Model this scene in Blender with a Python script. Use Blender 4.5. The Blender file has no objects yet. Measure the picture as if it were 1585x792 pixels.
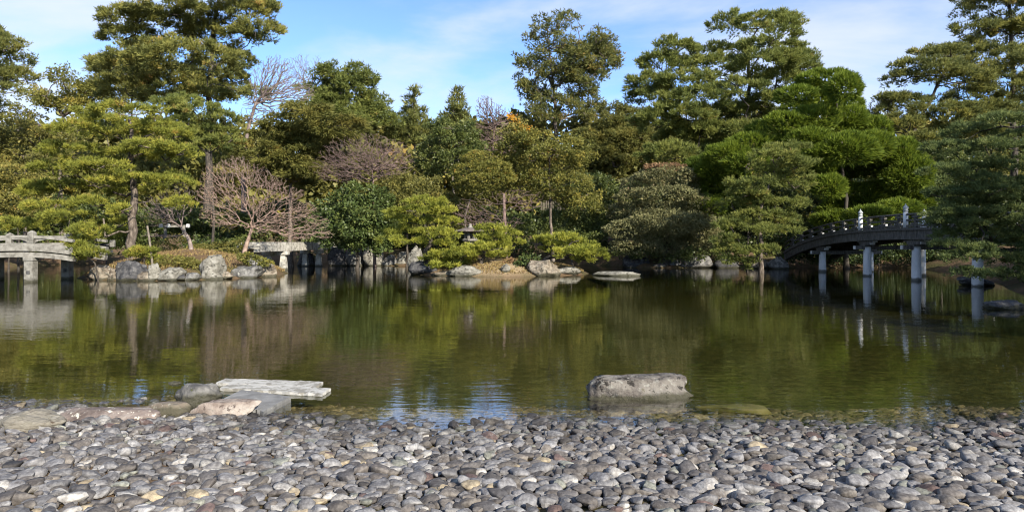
import bpy, bmesh, math, random
import numpy as np
from mathutils import Vector, noise as mnoise

# ------------------------------------------------------------------ camera, sky, sun, exposure
F, HZ, CZ, W, H = 1057.0, 375.0, 1.70, 1585.0, 792.0     # focal length (px), horizon row, eye height, photo size
sc = bpy.context.scene
cam_d = bpy.data.cameras.new('camera'); cam = bpy.data.objects.new('camera', cam_d)
sc.collection.objects.link(cam); sc.camera = cam
cam.location = (0, 0, CZ); cam.rotation_euler = (math.pi / 2, 0, 0)
cam_d.sensor_fit = 'HORIZONTAL'; cam_d.sensor_width = 36.0; cam_d.lens = 36.0 * F / W
cam_d.shift_y = -(H / 2 - HZ) / W
cam_d.clip_start = 0.1; cam_d.clip_end = 3000

SUN_EL, SUN_AZ = math.radians(28), math.radians(33)     # azimuth: to the right of straight behind the camera
sunv = Vector((math.sin(SUN_AZ) * math.cos(SUN_EL), -math.cos(SUN_AZ) * math.cos(SUN_EL), math.sin(SUN_EL)))
world = bpy.data.worlds.new('World'); sc.world = world; world.use_nodes = True
wn, wl = world.node_tree.nodes, world.node_tree.links
wn.clear()
def wnode(t, **k):
    n = wn.new(t)
    for a, b in k.items(): setattr(n, a, b)
    return n
sky = wnode('ShaderNodeTexSky', sky_type='NISHITA', sun_disc=False, sun_elevation=SUN_EL,
            sun_rotation=math.pi - SUN_AZ, air_density=0.65, dust_density=0.1, ozone_density=4.0)
tc = wnode('ShaderNodeTexCoord'); sep = wnode('ShaderNodeSeparateXYZ'); wl.new(tc.outputs['Generated'], sep.inputs[0])
za = wnode('ShaderNodeMath', operation='ADD'); za.inputs[1].default_value = 0.22; wl.new(sep.outputs[2], za.inputs[0])
zm = wnode('ShaderNodeMath', operation='MAXIMUM'); zm.inputs[1].default_value = 0.12; wl.new(za.outputs[0], zm.inputs[0])
dx = wnode('ShaderNodeMath', operation='DIVIDE'); dy = wnode('ShaderNodeMath', operation='DIVIDE')
wl.new(sep.outputs[0], dx.inputs[0]); wl.new(zm.outputs[0], dx.inputs[1])
wl.new(sep.outputs[1], dy.inputs[0]); wl.new(zm.outputs[0], dy.inputs[1])
comb = wnode('ShaderNodeCombineXYZ'); wl.new(dx.outputs[0], comb.inputs[0]); wl.new(dy.outputs[0], comb.inputs[1])
mp = wnode('ShaderNodeMapping'); mp.inputs['Location'].default_value = (7.21, 8.03, 0.0); mp.inputs['Scale'].default_value = (0.55, 0.9, 1)
wl.new(comb.outputs[0], mp.inputs[0])
cn = wnode('ShaderNodeTexNoise'); cn.inputs['Scale'].default_value = 1.5; cn.inputs['Detail'].default_value = 9; cn.inputs['Roughness'].default_value = 0.55
cn.inputs['Distortion'].default_value = 0.35
wl.new(mp.outputs[0], cn.inputs['Vector'])
cr = wnode('ShaderNodeValToRGB'); cr.color_ramp.elements[0].position = 0.40; cr.color_ramp.elements[1].position = 0.66
cr.color_ramp.interpolation = 'EASE'
wl.new(cn.outputs[0], cr.inputs[0])
cm = wnode('ShaderNodeMath', operation='MULTIPLY'); cm.inputs[1].default_value = 0.85; wl.new(cr.outputs[0], cm.inputs[0])
cmix = wnode('ShaderNodeMix', data_type='RGBA'); cmix.inputs['B'].default_value = (3.1, 3.3, 3.75, 1)
wl.new(cm.outputs[0], cmix.inputs[0]); wl.new(sky.outputs[0], cmix.inputs['A'])
bg = wnode('ShaderNodeBackground'); bg.inputs[1].default_value = 0.135
wo = wnode('ShaderNodeOutputWorld'); wl.new(cmix.outputs['Result'], bg.inputs[0]); wl.new(bg.outputs[0], wo.inputs[0])
sun_d = bpy.data.lights.new('sun', 'SUN'); sun_d.energy = 4.7; sun_d.angle = math.radians(0.5); sun_d.color = (1.0, 0.915, 0.78)
sun_o = bpy.data.objects.new('sun', sun_d); sc.collection.objects.link(sun_o)
sun_o.rotation_euler = (-sunv).to_track_quat('-Z', 'Y').to_euler(); sun_o.location = (10, -20, 30)
vs = sc.view_settings; vs.view_transform = 'Standard'; vs.look = 'None'; vs.gamma = 1; vs.use_curve_mapping = False; vs.exposure = 1.12
sc.cycles.max_bounces = 6; sc.cycles.transparent_max_bounces = 12; sc.cycles.use_denoising = True; sc.cycles.filter_width = 1.1
sc.cycles.caustics_reflective = False; sc.cycles.caustics_refractive = False

# ------------------------------------------------------------------ helpers
rng = np.random.default_rng(11); random.seed(5)
COL = sc.collection
def P(px, py, Y): return np.array([(px - 792.5) / F * Y, Y, CZ + (HZ - py) / F * Y])
def Yw(py, z=0.0): return (CZ - z) * F / (py - HZ)      # distance of a point at height z seen at row py
def nrm(a): return a / np.maximum(np.linalg.norm(a, axis=-1, keepdims=True), 1e-9)

def tag(o, label=None, cat=None, group=None, kind=None):
    if label: o['label'] = label
    if cat: o['category'] = cat
    if group: o['group'] = group
    if kind: o['kind'] = kind
    return o
def empty(name, loc=(0, 0, 0)):
    o = bpy.data.objects.new(name, None); COL.objects.link(o); o.location = [float(v) for v in loc]; o.empty_display_size = 0.2
    return o
def link(name, me, mat=None, parent=None):
    o = bpy.data.objects.new(name, me); COL.objects.link(o)
    if mat and not me.materials: me.materials.append(mat)
    if parent is not None:
        o.parent = parent; o.location = -parent.location      # meshes are written in world coordinates
    return o
def npmesh(name, V, T, tint=None, smooth=False):
    """V (n,3); T (m,k) faces of one size"""
    me = bpy.data.meshes.new(name); V = np.asarray(V, np.float32); T = np.asarray(T, np.int32)
    m, k = T.shape
    me.vertices.add(len(V)); me.vertices.foreach_set('co', V.ravel())
    me.loops.add(m * k); me.loops.foreach_set('vertex_index', T.ravel())
    me.polygons.add(m); me.polygons.foreach_set('loop_start', np.arange(0, m * k, k, dtype=np.int32))
    me.polygons.foreach_set('use_smooth', np.full(m, smooth))
    if tint is not None:
        t = np.asarray(tint, np.float32)
        if t.ndim == 1:
            a = me.attributes.new('tint', 'FLOAT', 'POINT'); a.data.foreach_set('value', t)
        else:
            a = me.attributes.new('tint', 'FLOAT_COLOR', 'POINT')
            a.data.foreach_set('color', np.hstack([t, np.ones((len(t), 1))]).astype(np.float32).ravel())
    me.update(); me.validate(); return me
def bmobj(name, bm, mat, parent=None, smooth=False, bevel=0.0):
    if bevel: bmesh.ops.bevel(bm, geom=bm.edges[:], offset=bevel, segments=1, affect='EDGES', clamp_overlap=True)
    me = bpy.data.meshes.new(name)
    if smooth:
        for f in bm.faces: f.smooth = True
    bm.normal_update(); bm.to_mesh(me); bm.free(); return link(name, me, mat, parent)
def add_box(bm, c, s, rz=0.0, rx=0.0):
    r = bmesh.ops.create_cube(bm, size=1.0)
    from mathutils import Matrix
    M = Matrix.Translation(Vector([float(v) for v in c])) @ Matrix.Rotation(rz, 4, 'Z') @ Matrix.Rotation(rx, 4, 'X') @ Matrix.Diagonal((s[0], s[1], s[2], 1))
    bmesh.ops.transform(bm, matrix=M, verts=r['verts']); return r['verts']
def box(name, c, s, mat, parent=None, rz=0.0, rx=0.0, bevel=0.0):
    bm = bmesh.new(); add_box(bm, c, s, rz, rx); return bmobj(name, bm, mat, parent, bevel=bevel)
def lathe(name, prof, c, mat, parent=None, n=16, rz=0.0, smooth=True):
    """prof: (radius, z) from bottom to top"""
    bm = bmesh.new(); rings = []
    for r, z in prof:
        rings.append([bm.verts.new((c[0] + r * math.cos(rz + 2 * math.pi * i / n), c[1] + r * math.sin(rz + 2 * math.pi * i / n), c[2] + z)) for i in range(n)])
    for a, b in zip(rings, rings[1:]):
        for i in range(n): bm.faces.new((a[i], a[(i + 1) % n], b[(i + 1) % n], b[i]))
    bm.faces.new(rings[0][::-1]); bm.faces.new(rings[-1])
    return bmobj(name, bm, mat, parent, smooth=smooth and n > 8)
def sweep(name, path, prof, mat, parent=None, up=(0, 0, 1), smooth=False):
    """path of 3-D points, prof of (side, up) points, closed section"""
    path = np.asarray(path, float); up = np.array(up, float); k = len(prof); V = []
    for i, p in enumerate(path):
        d = path[min(i + 1, len(path) - 1)] - path[max(i - 1, 0)]; d /= np.linalg.norm(d)
        s = np.cross(d, up); s /= np.linalg.norm(s); u = np.cross(s, d)
        V += [p + s * a + u * b for a, b in prof]
    bm = bmesh.new(); vs_ = [bm.verts.new(v) for v in V]
    for i in range(len(path) - 1):
        for j in range(k):
            bm.faces.new((vs_[i * k + j], vs_[i * k + (j + 1) % k], vs_[(i + 1) * k + (j + 1) % k], vs_[(i + 1) * k + j]))
    bm.faces.new(vs_[:k][::-1]); bm.faces.new(vs_[-k:])
    bmesh.ops.recalc_face_normals(bm, faces=bm.faces)
    return bmobj(name, bm, mat, parent, smooth=smooth)
def rect(w, h, oz=0.0): return [(-w / 2, -h / 2 + oz), (w / 2, -h / 2 + oz), (w / 2, h / 2 + oz), (-w / 2, h / 2 + oz)]
def circ(r, n=8): return [(r * math.cos(2 * math.pi * i / n), r * math.sin(2 * math.pi * i / n)) for i in range(n)]
def tube(pts, rad, n=8, jit=0.0):
    """tapered tube as arrays"""
    pts = np.asarray(pts, float); rad = np.asarray(rad, float); V = []; T = []
    for i, p in enumerate(pts):
        d = pts[min(i + 1, len(pts) - 1)] - pts[max(i - 1, 0)]; d = d / (np.linalg.norm(d) + 1e-9)
        a = np.cross(d, [0.31, 0.9, 0.2]); a /= np.linalg.norm(a); b = np.cross(d, a)
        for j in range(n):
            t = 2 * math.pi * j / n; r = rad[i] * (1 + jit * (rng.random() - .5))
            V.append(p + r * (math.cos(t) * a + math.sin(t) * b))
    for i in range(len(pts) - 1):
        for j in range(n):
            T.append((i * n + j, i * n + (j + 1) % n, (i + 1) * n + (j + 1) % n, (i + 1) * n + j))
    return np.array(V), np.array(T)

# ------------------------------------------------------------------ materials
def newmat(name):
    m = bpy.data.materials.new(name); m.use_nodes = True; nt = m.node_tree; nt.nodes.clear()
    out = nt.nodes.new('ShaderNodeOutputMaterial'); return m, nt.nodes, nt.links, out
def ramp(nodes, stops, interp='LINEAR'):
    r = nodes.new('ShaderNodeValToRGB'); r.color_ramp.interpolation = interp; e = r.color_ramp.elements
    while len(e) < len(stops): e.new(0.5)
    for el, (p, c) in zip(e, stops): el.position = p; el.color = (*c, 1) if len(c) == 3 else c
    return r
def foliage_mat(name, stops, trans=0.42, rough=0.6, spec=0.25):
    m, n, l, out = newmat(name)
    at = n.new('ShaderNodeAttribute'); at.attribute_name = 'tint'
    r = ramp(n, [(q, tuple(v * k_ for v, k_ in zip(c, (1.72, 1.65, 1.6)))) for q, c in stops]); l.new(at.outputs['Fac'], r.inputs[0])
    p = n.new('ShaderNodeBsdfPrincipled'); p.inputs['Roughness'].default_value = rough; p.inputs['Specular IOR Level'].default_value = spec
    t = n.new('ShaderNodeBsdfTranslucent'); l.new(r.outputs[0], p.inputs['Base Color']); l.new(r.outputs[0], t.inputs[0])
    x = n.new('ShaderNodeMixShader'); x.inputs[0].default_value = trans
    l.new(p.outputs[0], x.inputs[1]); l.new(t.outputs[0], x.inputs[2]); l.new(x.outputs[0], out.inputs[0]); return m
ALB = dict(shade_lifted_stone=.85, algae_covered_stone=.55, mottled_boulder=.36, bleached_white_slab=.52, cherry_twigs=.85, pale_grey_pier=1.0, white_painted_end=.7, hall_plaster=1, weathered_timber=.45, dark_timber=1, patinated_finial=1, mauve_twigs=.8, grey_twigs=.75, pinkish_pale_rock=.5, weathered_pale_stone=.42, pale_lichen_rock=.46, brown_lichened_rock=.8, banded_rock=.6, smooth_grey_slab=.8, pine_bark=.9, dark_bark=1)
def surf_mat(name, stops, scale=3.0, detail=8, rough=0.85, bump=0.3, bscale=None, stretch=(1, 1, 1), spots=None, spec=0.3, tintmix=False, bdist=0.02, tide=0.0):
    """noise-coloured surface in object space; spots = (colour, scale, threshold)"""
    m, n, l, out = newmat(name)
    tcn = n.new('ShaderNodeTexCoord'); mpn = n.new('ShaderNodeMapping'); mpn.inputs['Scale'].default_value = stretch
    l.new(tcn.outputs['Object'], mpn.inputs[0])
    nz = n.new('ShaderNodeTexNoise'); nz.inputs['Scale'].default_value = scale; nz.inputs['Detail'].default_value = detail; nz.inputs['Roughness'].default_value = 0.62
    l.new(mpn.outputs[0], nz.inputs['Vector'])
    al = ALB.get(name, .58); r = ramp(n, [(.5 + (q - .5) * .62, tuple(v * al for v in c)) for q, c in stops]); l.new(nz.outputs[0], r.inputs[0]); colr = r.outputs[0]
    spots = [(tuple(v * al for v in sp[0]), sp[1], sp[2]) for sp in (spots or [])]
    if tintmix:
        at = n.new('ShaderNodeAttribute'); at.attribute_name = 'tint'
        mx = n.new('ShaderNodeMix'); mx.data_type = 'RGBA'; mx.blend_type = 'MULTIPLY'; mx.inputs[0].default_value = 1.0
        l.new(colr, mx.inputs['A']); l.new(at.outputs['Color'], mx.inputs['B']); colr = mx.outputs['Result']
    for sp in (spots or []):
        s2 = n.new('ShaderNodeTexNoise'); s2.inputs['Scale'].default_value = sp[1]; s2.inputs['Detail'].default_value = 5; s2.inputs['Roughness'].default_value = 0.7
        off = n.new('ShaderNodeMapping'); off.inputs['Location'].default_value = (sp[2] * 7, 3.3, 1.1); l.new(tcn.outputs['Object'], off.inputs[0]); l.new(off.outputs[0], s2.inputs['Vector'])
        rr = ramp(n, [(sp[2] - .05, (0, 0, 0)), (sp[2] + .0, (1, 1, 1))]); l.new(s2.outputs[0], rr.inputs[0])
        mx = n.new('ShaderNodeMix'); mx.data_type = 'RGBA'; l.new(rr.outputs[0], mx.inputs[0]); l.new(colr, mx.inputs['A']); mx.inputs['B'].default_value = (*sp[0], 1)
        colr = mx.outputs['Result']
    if tide:                                     # dark algae band up to the old high-water line
        sz = n.new('ShaderNodeSeparateXYZ'); l.new(tcn.outputs['Object'], sz.inputs[0])
        ad = n.new('ShaderNodeMath'); ad.operation = 'MULTIPLY_ADD'; ad.inputs[1].default_value = -.30 * tide / .1; ad.inputs[2].default_value = .15 * tide / .1; l.new(nz.outputs[0], ad.inputs[0])
        sm = n.new('ShaderNodeMath'); sm.operation = 'ADD'; l.new(sz.outputs[2], sm.inputs[0]); l.new(ad.outputs[0], sm.inputs[1])
        tr = n.new('ShaderNodeMapRange'); tr.inputs[1].default_value = tide * .6; tr.inputs[2].default_value = tide * 1.2; tr.inputs[3].default_value = .85; tr.inputs[4].default_value = 0; l.new(sm.outputs[0], tr.inputs[0])
        mt = n.new('ShaderNodeMix'); mt.data_type = 'RGBA'; l.new(tr.outputs[0], mt.inputs[0]); l.new(colr, mt.inputs['A']); mt.inputs['B'].default_value = (.035, .034, .018, 1); colr = mt.outputs['Result']
    p = n.new('ShaderNodeBsdfPrincipled'); p.inputs['Roughness'].default_value = rough; p.inputs['Specular IOR Level'].default_value = spec
    l.new(colr, p.inputs['Base Color'])
    if bump:
        nb = n.new('ShaderNodeTexNoise'); nb.inputs['Scale'].default_value = bscale or scale * 3; nb.inputs['Detail'].default_value = 8; nb.inputs['Roughness'].default_value = 0.65
        l.new(mpn.outputs[0], nb.inputs['Vector'])
        b = n.new('ShaderNodeBump'); b.inputs['Strength'].default_value = bump; b.inputs['Distance'].default_value = bdist
        l.new(nb.outputs[0], b.inputs['Height']); l.new(b.outputs[0], p.inputs['Normal'])
    l.new(p.outputs[0], out.inputs[0]); return m

M = {}
M['pine_y'] = foliage_mat('pine_needles_yellow_green', [(0, (0.0621, 0.0776, 0.0171)), (0.45, (0.1304, 0.1470, 0.0266)), (0.85, (0.2297, 0.2293, 0.0399)), (1, (0.2111, 0.1529, 0.0427))])
M['pine_b'] = foliage_mat('pine_needles_bright', [(0, (.070, .085, .018)), (.45, (.150, .170, .028)), (1, (.270, .270, .045))])
M['pine_g'] = foliage_mat('pine_needles_green', [(0, (0.0477, 0.0663, 0.0198)), (0.5, (0.1053, 0.1272, 0.0331)), (0.93, (0.1755, 0.1855, 0.0463)), (1, (0.1825, 0.1258, 0.0441))])
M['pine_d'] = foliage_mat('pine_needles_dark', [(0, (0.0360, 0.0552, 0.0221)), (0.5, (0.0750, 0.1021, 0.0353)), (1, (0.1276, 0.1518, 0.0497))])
M['pine_blk'] = foliage_mat('black_pine_needles', [(0, (0.0505, 0.0648, 0.0240)), (0.5, (0.1158, 0.1269, 0.0360)), (0.9, (0.2079, 0.1998, 0.0500)), (1, (0.2228, 0.1485, 0.0500))])
M['juniper'] = foliage_mat('juniper_scale', [(0, (0.0355, 0.0593, 0.0088)), (0.5, (0.0786, 0.1140, 0.0133)), (1, (0.1521, 0.1883, 0.0205))])
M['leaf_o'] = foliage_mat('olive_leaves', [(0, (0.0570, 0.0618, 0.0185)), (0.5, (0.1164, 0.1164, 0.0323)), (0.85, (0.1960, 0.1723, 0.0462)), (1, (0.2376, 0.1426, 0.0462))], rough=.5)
M['leaf_y'] = foliage_mat('yellow_olive_leaves', [(0, (0.0506, 0.0600, 0.0160)), (0.5, (0.1104, 0.1150, 0.0280)), (0.85, (0.1932, 0.1700, 0.0380)), (1, (0.2208, 0.1400, 0.0350))], rough=.5)
M['leaf_d'] = foliage_mat('dark_glossy_leaves', [(0, (0.0177, 0.0304, 0.0095)), (0.5, (0.0398, 0.0588, 0.0158)), (1, (0.0829, 0.1014, 0.0269))], rough=.5, spec=.3, trans=.2)
M['leaf_g'] = foliage_mat('green_leaves', [(0, (.032, .048, .015)), (.5, (.066, .086, .024)), (1, (.120, .135, .036))], rough=.45, spec=.4)
M['cypress'] = foliage_mat('cypress_sprays', [(0, (0.0468, 0.0544, 0.0162)), (0.5, (0.0990, 0.1037, 0.0277)), (0.9, (0.1650, 0.1490, 0.0393)), (1, (0.1788, 0.1102, 0.0404))])
M['conifer_br'] = foliage_mat('bronze_conifer_needles', [(0, (0.0374, 0.0477, 0.0180)), (0.5, (0.0796, 0.0907, 0.0280)), (0.85, (0.1357, 0.1304, 0.0340)), (1, (0.1592, 0.1134, 0.0350))])
M['azalea'] = foliage_mat('clipped_azalea_leaves', [(0, (.060, .066, .032)), (.5, (.120, .125, .058)), (.85, (.180, .170, .085)), (1, (.23, .16, .11))])
M['red_tip'] = foliage_mat('reddish_winter_leaves', [(0, (.09, .06, .03)), (.5, (.17, .11, .06)), (1, (.27, .17, .11))])
M['orange_leaf'] = foliage_mat('orange_autumn_leaves', [(0, (.20, .11, .02)), (.5, (.42, .22, .03)), (1, (.55, .36, .06))])
M['dry_grass'] = foliage_mat('dry_grass_blades', [(0, (.12, .09, .035)), (.5, (.22, .17, .07)), (1, (.30, .26, .12))])
M['brown_leaf'] = foliage_mat('withered_brown_leaves', [(0, (.085, .062, .035)), (.5, (.16, .115, .06)), (1, (.23, .16, .08))])
M['bark'] = surf_mat('pine_bark', [(.3, (.050, .040, .032)), (.55, (.13, .105, .085)), (.75, (.24, .20, .165))], scale=9, stretch=(1, 1, .35), bump=.9, bscale=14, bdist=.05)
M['bark_pale'] = surf_mat('pale_bark', [(.3, (.16, .135, .105)), (.6, (.30, .255, .205)), (.8, (.42, .37, .31))], scale=7, stretch=(1, 1, .4), bump=.5)
M['bark_dark'] = surf_mat('dark_bark', [(.3, (.028, .024, .020)), (.7, (.085, .072, .058))], scale=8, stretch=(1, 1, .35), bump=.8, bdist=.04)
M['twig_pink'] = surf_mat('cherry_twigs', [(.3, (.20, .135, .105)), (.6, (.34, .245, .195)), (.8, (.46, .36, .29))], scale=5, bump=0)
M['twig_grey'] = surf_mat('grey_twigs', [(.3, (.17, .13, .115)), (.6, (.27, .215, .19)), (.8, (.38, .31, .27))], scale=5, bump=0)
M['twig_mauve'] = surf_mat('mauve_twigs', [(.3, (.13, .090, .080)), (.6, (.22, .155, .135)), (.8, (.30, .22, .19))], scale=5, bump=0)
M['rock_tan'] = surf_mat('tan_rock', [(.28, (.12, .095, .07)), (.5, (.30, .25, .19)), (.72, (.46, .40, .31))], scale=3.5, bump=.7, bdist=.06, spots=[((.10, .09, .07), 6, .60), ((.52, .50, .42), 9, .64)], tide=0.1)
M['rock_grey'] = surf_mat('grey_rock', [(.28, (.075, .075, .075)), (.5, (.20, .195, .185)), (.72, (.36, .35, .33))], scale=3.5, bump=.7, bdist=.06, spots=[((.45, .45, .41), 8, .62), ((.10, .11, .05), 5, .66)], tide=0.1)
M['rock_dark'] = surf_mat('dark_grey_rock', [(.28, (.035, .036, .04)), (.5, (.085, .085, .09)), (.75, (.18, .175, .17))], scale=4, bump=.7, bdist=.06, spots=[((.40, .40, .38), 10, .66)], tide=0.1)
M['rock_pale'] = surf_mat('pale_lichen_rock', [(.28, (.18, .17, .14)), (.5, (.40, .38, .32)), (.72, (.58, .56, .49))], scale=4, bump=.7, bdist=.06, spots=[((.09, .085, .07), 5, .60)], tide=0.1)
M['rock_boulder'] = surf_mat('mottled_boulder', [(.25, (.13, .11, .10)), (.45, (.32, .285, .25)), (.65, (.50, .46, .40))], scale=5, detail=12, bump=1.0, bscale=13, bdist=.05, spots=[((.055, .048, .04), 9, .60), ((.62, .60, .53), 14, .63), ((.15, .13, .03), 2.2, .66)], tide=0.05)
M['rock_slab'] = surf_mat('smooth_grey_slab', [(.3, (.17, .17, .165)), (.7, (.27, .27, .265))], scale=5, detail=12, bump=.35, bscale=30, bdist=.01, spots=[((.36, .36, .34), 18, .66)])
M['rock_pink'] = surf_mat('pinkish_pale_rock', [(.28, (.26, .20, .165)), (.5, (.48, .40, .34)), (.72, (.64, .57, .49))], scale=6, detail=12, bump=.8, bscale=18, bdist=.03, spots=[((.16, .12, .10), 11, .62)])
M['rock_brown'] = surf_mat('brown_lichened_rock', [(.3, (.11, .085, .075)), (.6, (.22, .18, .16)), (.8, (.32, .28, .25))], scale=6, detail=12, bump=.8, bscale=18, bdist=.03, spots=[((.62, .60, .52), 16, .63)])
M['rock_stripe'] = surf_mat('banded_rock', [(.35, (.20, .18, .14)), (.5, (.36, .33, .27)), (.6, (.25, .23, .18)), (.75, (.46, .43, .36))], scale=5, stretch=(1, 1, 4.5), bump=.8, bdist=.03, spots=[((.12, .09, .06), 8, .63)])
M['algae'] = surf_mat('algae_covered_stone', [(.3, (.13, .12, .03)), (.6, (.24, .21, .07)), (.8, (.34, .30, .12))], scale=6, bump=.4)
M['stone_bridge'] = surf_mat('weathered_pale_stone', [(.25, (.22, .21, .18)), (.5, (.44, .42, .37)), (.75, (.60, .58, .52))], scale=4, detail=10, bump=.5, spots=[((.15, .14, .12), 11, .66)], tide=0.12)
M['stone_pale'] = surf_mat('shade_lifted_stone', [(.25, (.22, .21, .18)), (.5, (.44, .42, .37)), (.75, (.60, .58, .52))], scale=4, detail=10, bump=.5, spots=[((.15, .14, .12), 11, .66)], tide=.12)  # bridge stone lightened in colour to offset shade on the middle bridge
M['pier_paint'] = surf_mat('pale_grey_pier', [(.3, (.46, .47, .48)), (.7, (.60, .61, .62))], scale=3, stretch=(1, 1, .3), bump=.2, rough=.7, tide=0.12)
M['timber'] = surf_mat('weathered_timber', [(.25, (.075, .070, .062)), (.5, (.17, .160, .145)), (.75, (.29, .275, .25))], scale=5, stretch=(3, 3, .7), bump=.5, rough=.8)
M['timber_d'] = surf_mat('dark_timber', [(.3, (.035, .030, .026)), (.7, (.10, .088, .075))], scale=5, bump=.4)
M['bronze'] = surf_mat('patinated_finial', [(.3, (.20, .22, .22)), (.7, (.36, .38, .38))], scale=8, bump=.2, rough=.5)
M['white_cap'] = surf_mat('white_painted_end', [(.3, (.66, .66, .64)), (.7, (.80, .80, .78))], scale=6, bump=.1)
M['white_plank'] = surf_mat('bleached_white_slab', [(.25, (.42, .41, .36)), (.45, (.66, .65, .60)), (.7, (.80, .79, .74))], scale=14, detail=12, bump=.5, bscale=30, bdist=.01, stretch=(.5, 1, 1), spots=[((.28, .25, .20), 20, .64), ((.40, .38, .33), 5, .56)])
M['lantern'] = surf_mat('lantern_stone', [(.3, (.22, .205, .18)), (.6, (.40, .38, .34)), (.8, (.52, .50, .46))], scale=6, bump=.5)
M['lantern_roof'] = surf_mat('lantern_roof_stone', [(.3, (.16, .13, .115)), (.6, (.28, .235, .21)), (.8, (.40, .35, .32))], scale=6, bump=.5)
M['bamboo'] = surf_mat('grey_prop_pole', [(.3, (.13, .11, .085)), (.7, (.27, .235, .185))], scale=8, stretch=(2, 2, .5), bump=.3)
M['plaster'] = surf_mat('hall_plaster', [(.3, (.70, .68, .62)), (.7, (.78, .76, .70))], scale=3, bump=.1)
M['roof'] = surf_mat('bark_shingle_roof', [(.3, (.06, .05, .042)), (.7, (.12, .10, .085))], scale=6, bump=.4)

# pebble: per-pebble colour attribute x fine grain, pale veins
def pebble_mat():
    m, n, l, out = newmat('beach_pebble')
    at = n.new('ShaderNodeAttribute'); at.attribute_name = 'tint'
    tcn = n.new('ShaderNodeTexCoord')
    nz = n.new('ShaderNodeTexNoise'); nz.inputs['Scale'].default_value = 26; nz.inputs['Detail'].default_value = 9; nz.inputs['Roughness'].default_value = .68
    l.new(tcn.outputs['Object'], nz.inputs['Vector'])
    r = ramp(n, [(.32, (.45, .43, .42)), (.5, (1, 1, 1)), (.66, (1.7, 1.7, 1.65))]); l.new(nz.outputs[0], r.inputs[0])
    mx = n.new('ShaderNodeMix'); mx.data_type = 'RGBA'; mx.blend_type = 'MULTIPLY'; mx.inputs[0].default_value = 1
    l.new(at.outputs['Color'], mx.inputs['A']); l.new(r.outputs[0], mx.inputs['B'])
    n2 = n.new('ShaderNodeTexNoise'); n2.inputs['Scale'].default_value = 9; n2.inputs['Detail'].default_value = 7; n2.inputs['Roughness'].default_value = .75; n2.inputs['Distortion'].default_value = 1.2
    l.new(tcn.outputs['Object'], n2.inputs['Vector'])
    r2 = ramp(n, [(.57, (0, 0, 0)), (.66, (.7, .7, .7))]); l.new(n2.outputs[0], r2.inputs[0])
    m2 = n.new('ShaderNodeMix'); m2.data_type = 'RGBA'; m2.inputs['B'].default_value = (.26, .255, .245, 1)
    l.new(r2.outputs[0], m2.inputs[0]); l.new(mx.outputs['Result'], m2.inputs['A'])
    p = n.new('ShaderNodeBsdfPrincipled'); p.inputs['Roughness'].default_value = .72; p.inputs['Specular IOR Level'].default_value = .3
    l.new(m2.outputs['Result'], p.inputs['Base Color'])
    b = n.new('ShaderNodeBump'); b.inputs['Strength'].default_value = .6; b.inputs['Distance'].default_value = .008
    l.new(nz.outputs[0], b.inputs['Height']); l.new(b.outputs[0], p.inputs['Normal']); l.new(p.outputs[0], out.inputs[0]); return m
M['pebble'] = pebble_mat()

# ground: leaf litter, moss, sand patch by attribute
def ground_mat():
    m, n, l, out = newmat('garden_ground')
    tcn = n.new('ShaderNodeTexCoord'); at = n.new('ShaderNodeAttribute'); at.attribute_name = 'tint'
    nz = n.new('ShaderNodeTexNoise'); nz.inputs['Scale'].default_value = .55; nz.inputs['Detail'].default_value = 10; nz.inputs['Roughness'].default_value = .7
    l.new(tcn.outputs['Object'], nz.inputs['Vector'])
    r = ramp(n, [(.30, (.055, .058, .020)), (.45, (.080, .066, .032)), (.55, (.115, .075, .046)), (.68, (.145, .105, .068)), (.8, (.12, .11, .04))]); l.new(nz.outputs[0], r.inputs[0])
    r2 = ramp(n, [(.3, (.20, .15, .09)), (.55, (.30, .23, .14)), (.75, (.24, .19, .10))]); l.new(nz.outputs[0], r2.inputs[0])
    mx = n.new('ShaderNodeMix'); mx.data_type = 'RGBA'; s = n.new('ShaderNodeSeparateColor'); l.new(at.outputs['Color'], s.inputs[0])
    l.new(s.outputs[0], mx.inputs[0]); l.new(r.outputs[0], mx.inputs['A']); l.new(r2.outputs[0], mx.inputs['B'])
    r3 = ramp(n, [(.3, (.034, .038, .017)), (.5, (.058, .060, .026)), (.7, (.088, .084, .038))]); n3 = n.new('ShaderNodeTexNoise'); n3.inputs['Scale'].default_value = 5; n3.inputs['Detail'].default_value = 8
    l.new(tcn.outputs['Object'], n3.inputs['Vector']); l.new(n3.outputs[0], r3.inputs[0])
    m3 = n.new('ShaderNodeMix'); m3.data_type = 'RGBA'; l.new(s.outputs[1], m3.inputs[0]); l.new(mx.outputs['Result'], m3.inputs['A']); l.new(r3.outputs[0], m3.inputs['B'])
    p = n.new('ShaderNodeBsdfPrincipled'); p.inputs['Roughness'].default_value = .95; p.inputs['Specular IOR Level'].default_value = .1
    l.new(m3.outputs['Result'], p.inputs['Base Color'])
    nb = n.new('ShaderNodeTexNoise'); nb.inputs['Scale'].default_value = 8; nb.inputs['Detail'].default_value = 8; l.new(tcn.outputs['Object'], nb.inputs['Vector'])
    b = n.new('ShaderNodeBump'); b.inputs['Strength'].default_value = .8; b.inputs['Distance'].default_value = .08
    l.new(nb.outputs[0], b.inputs['Height']); l.new(b.outputs[0], p.inputs['Normal']); l.new(p.outputs[0], out.inputs[0]); return m
M['ground'] = ground_mat()

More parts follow.
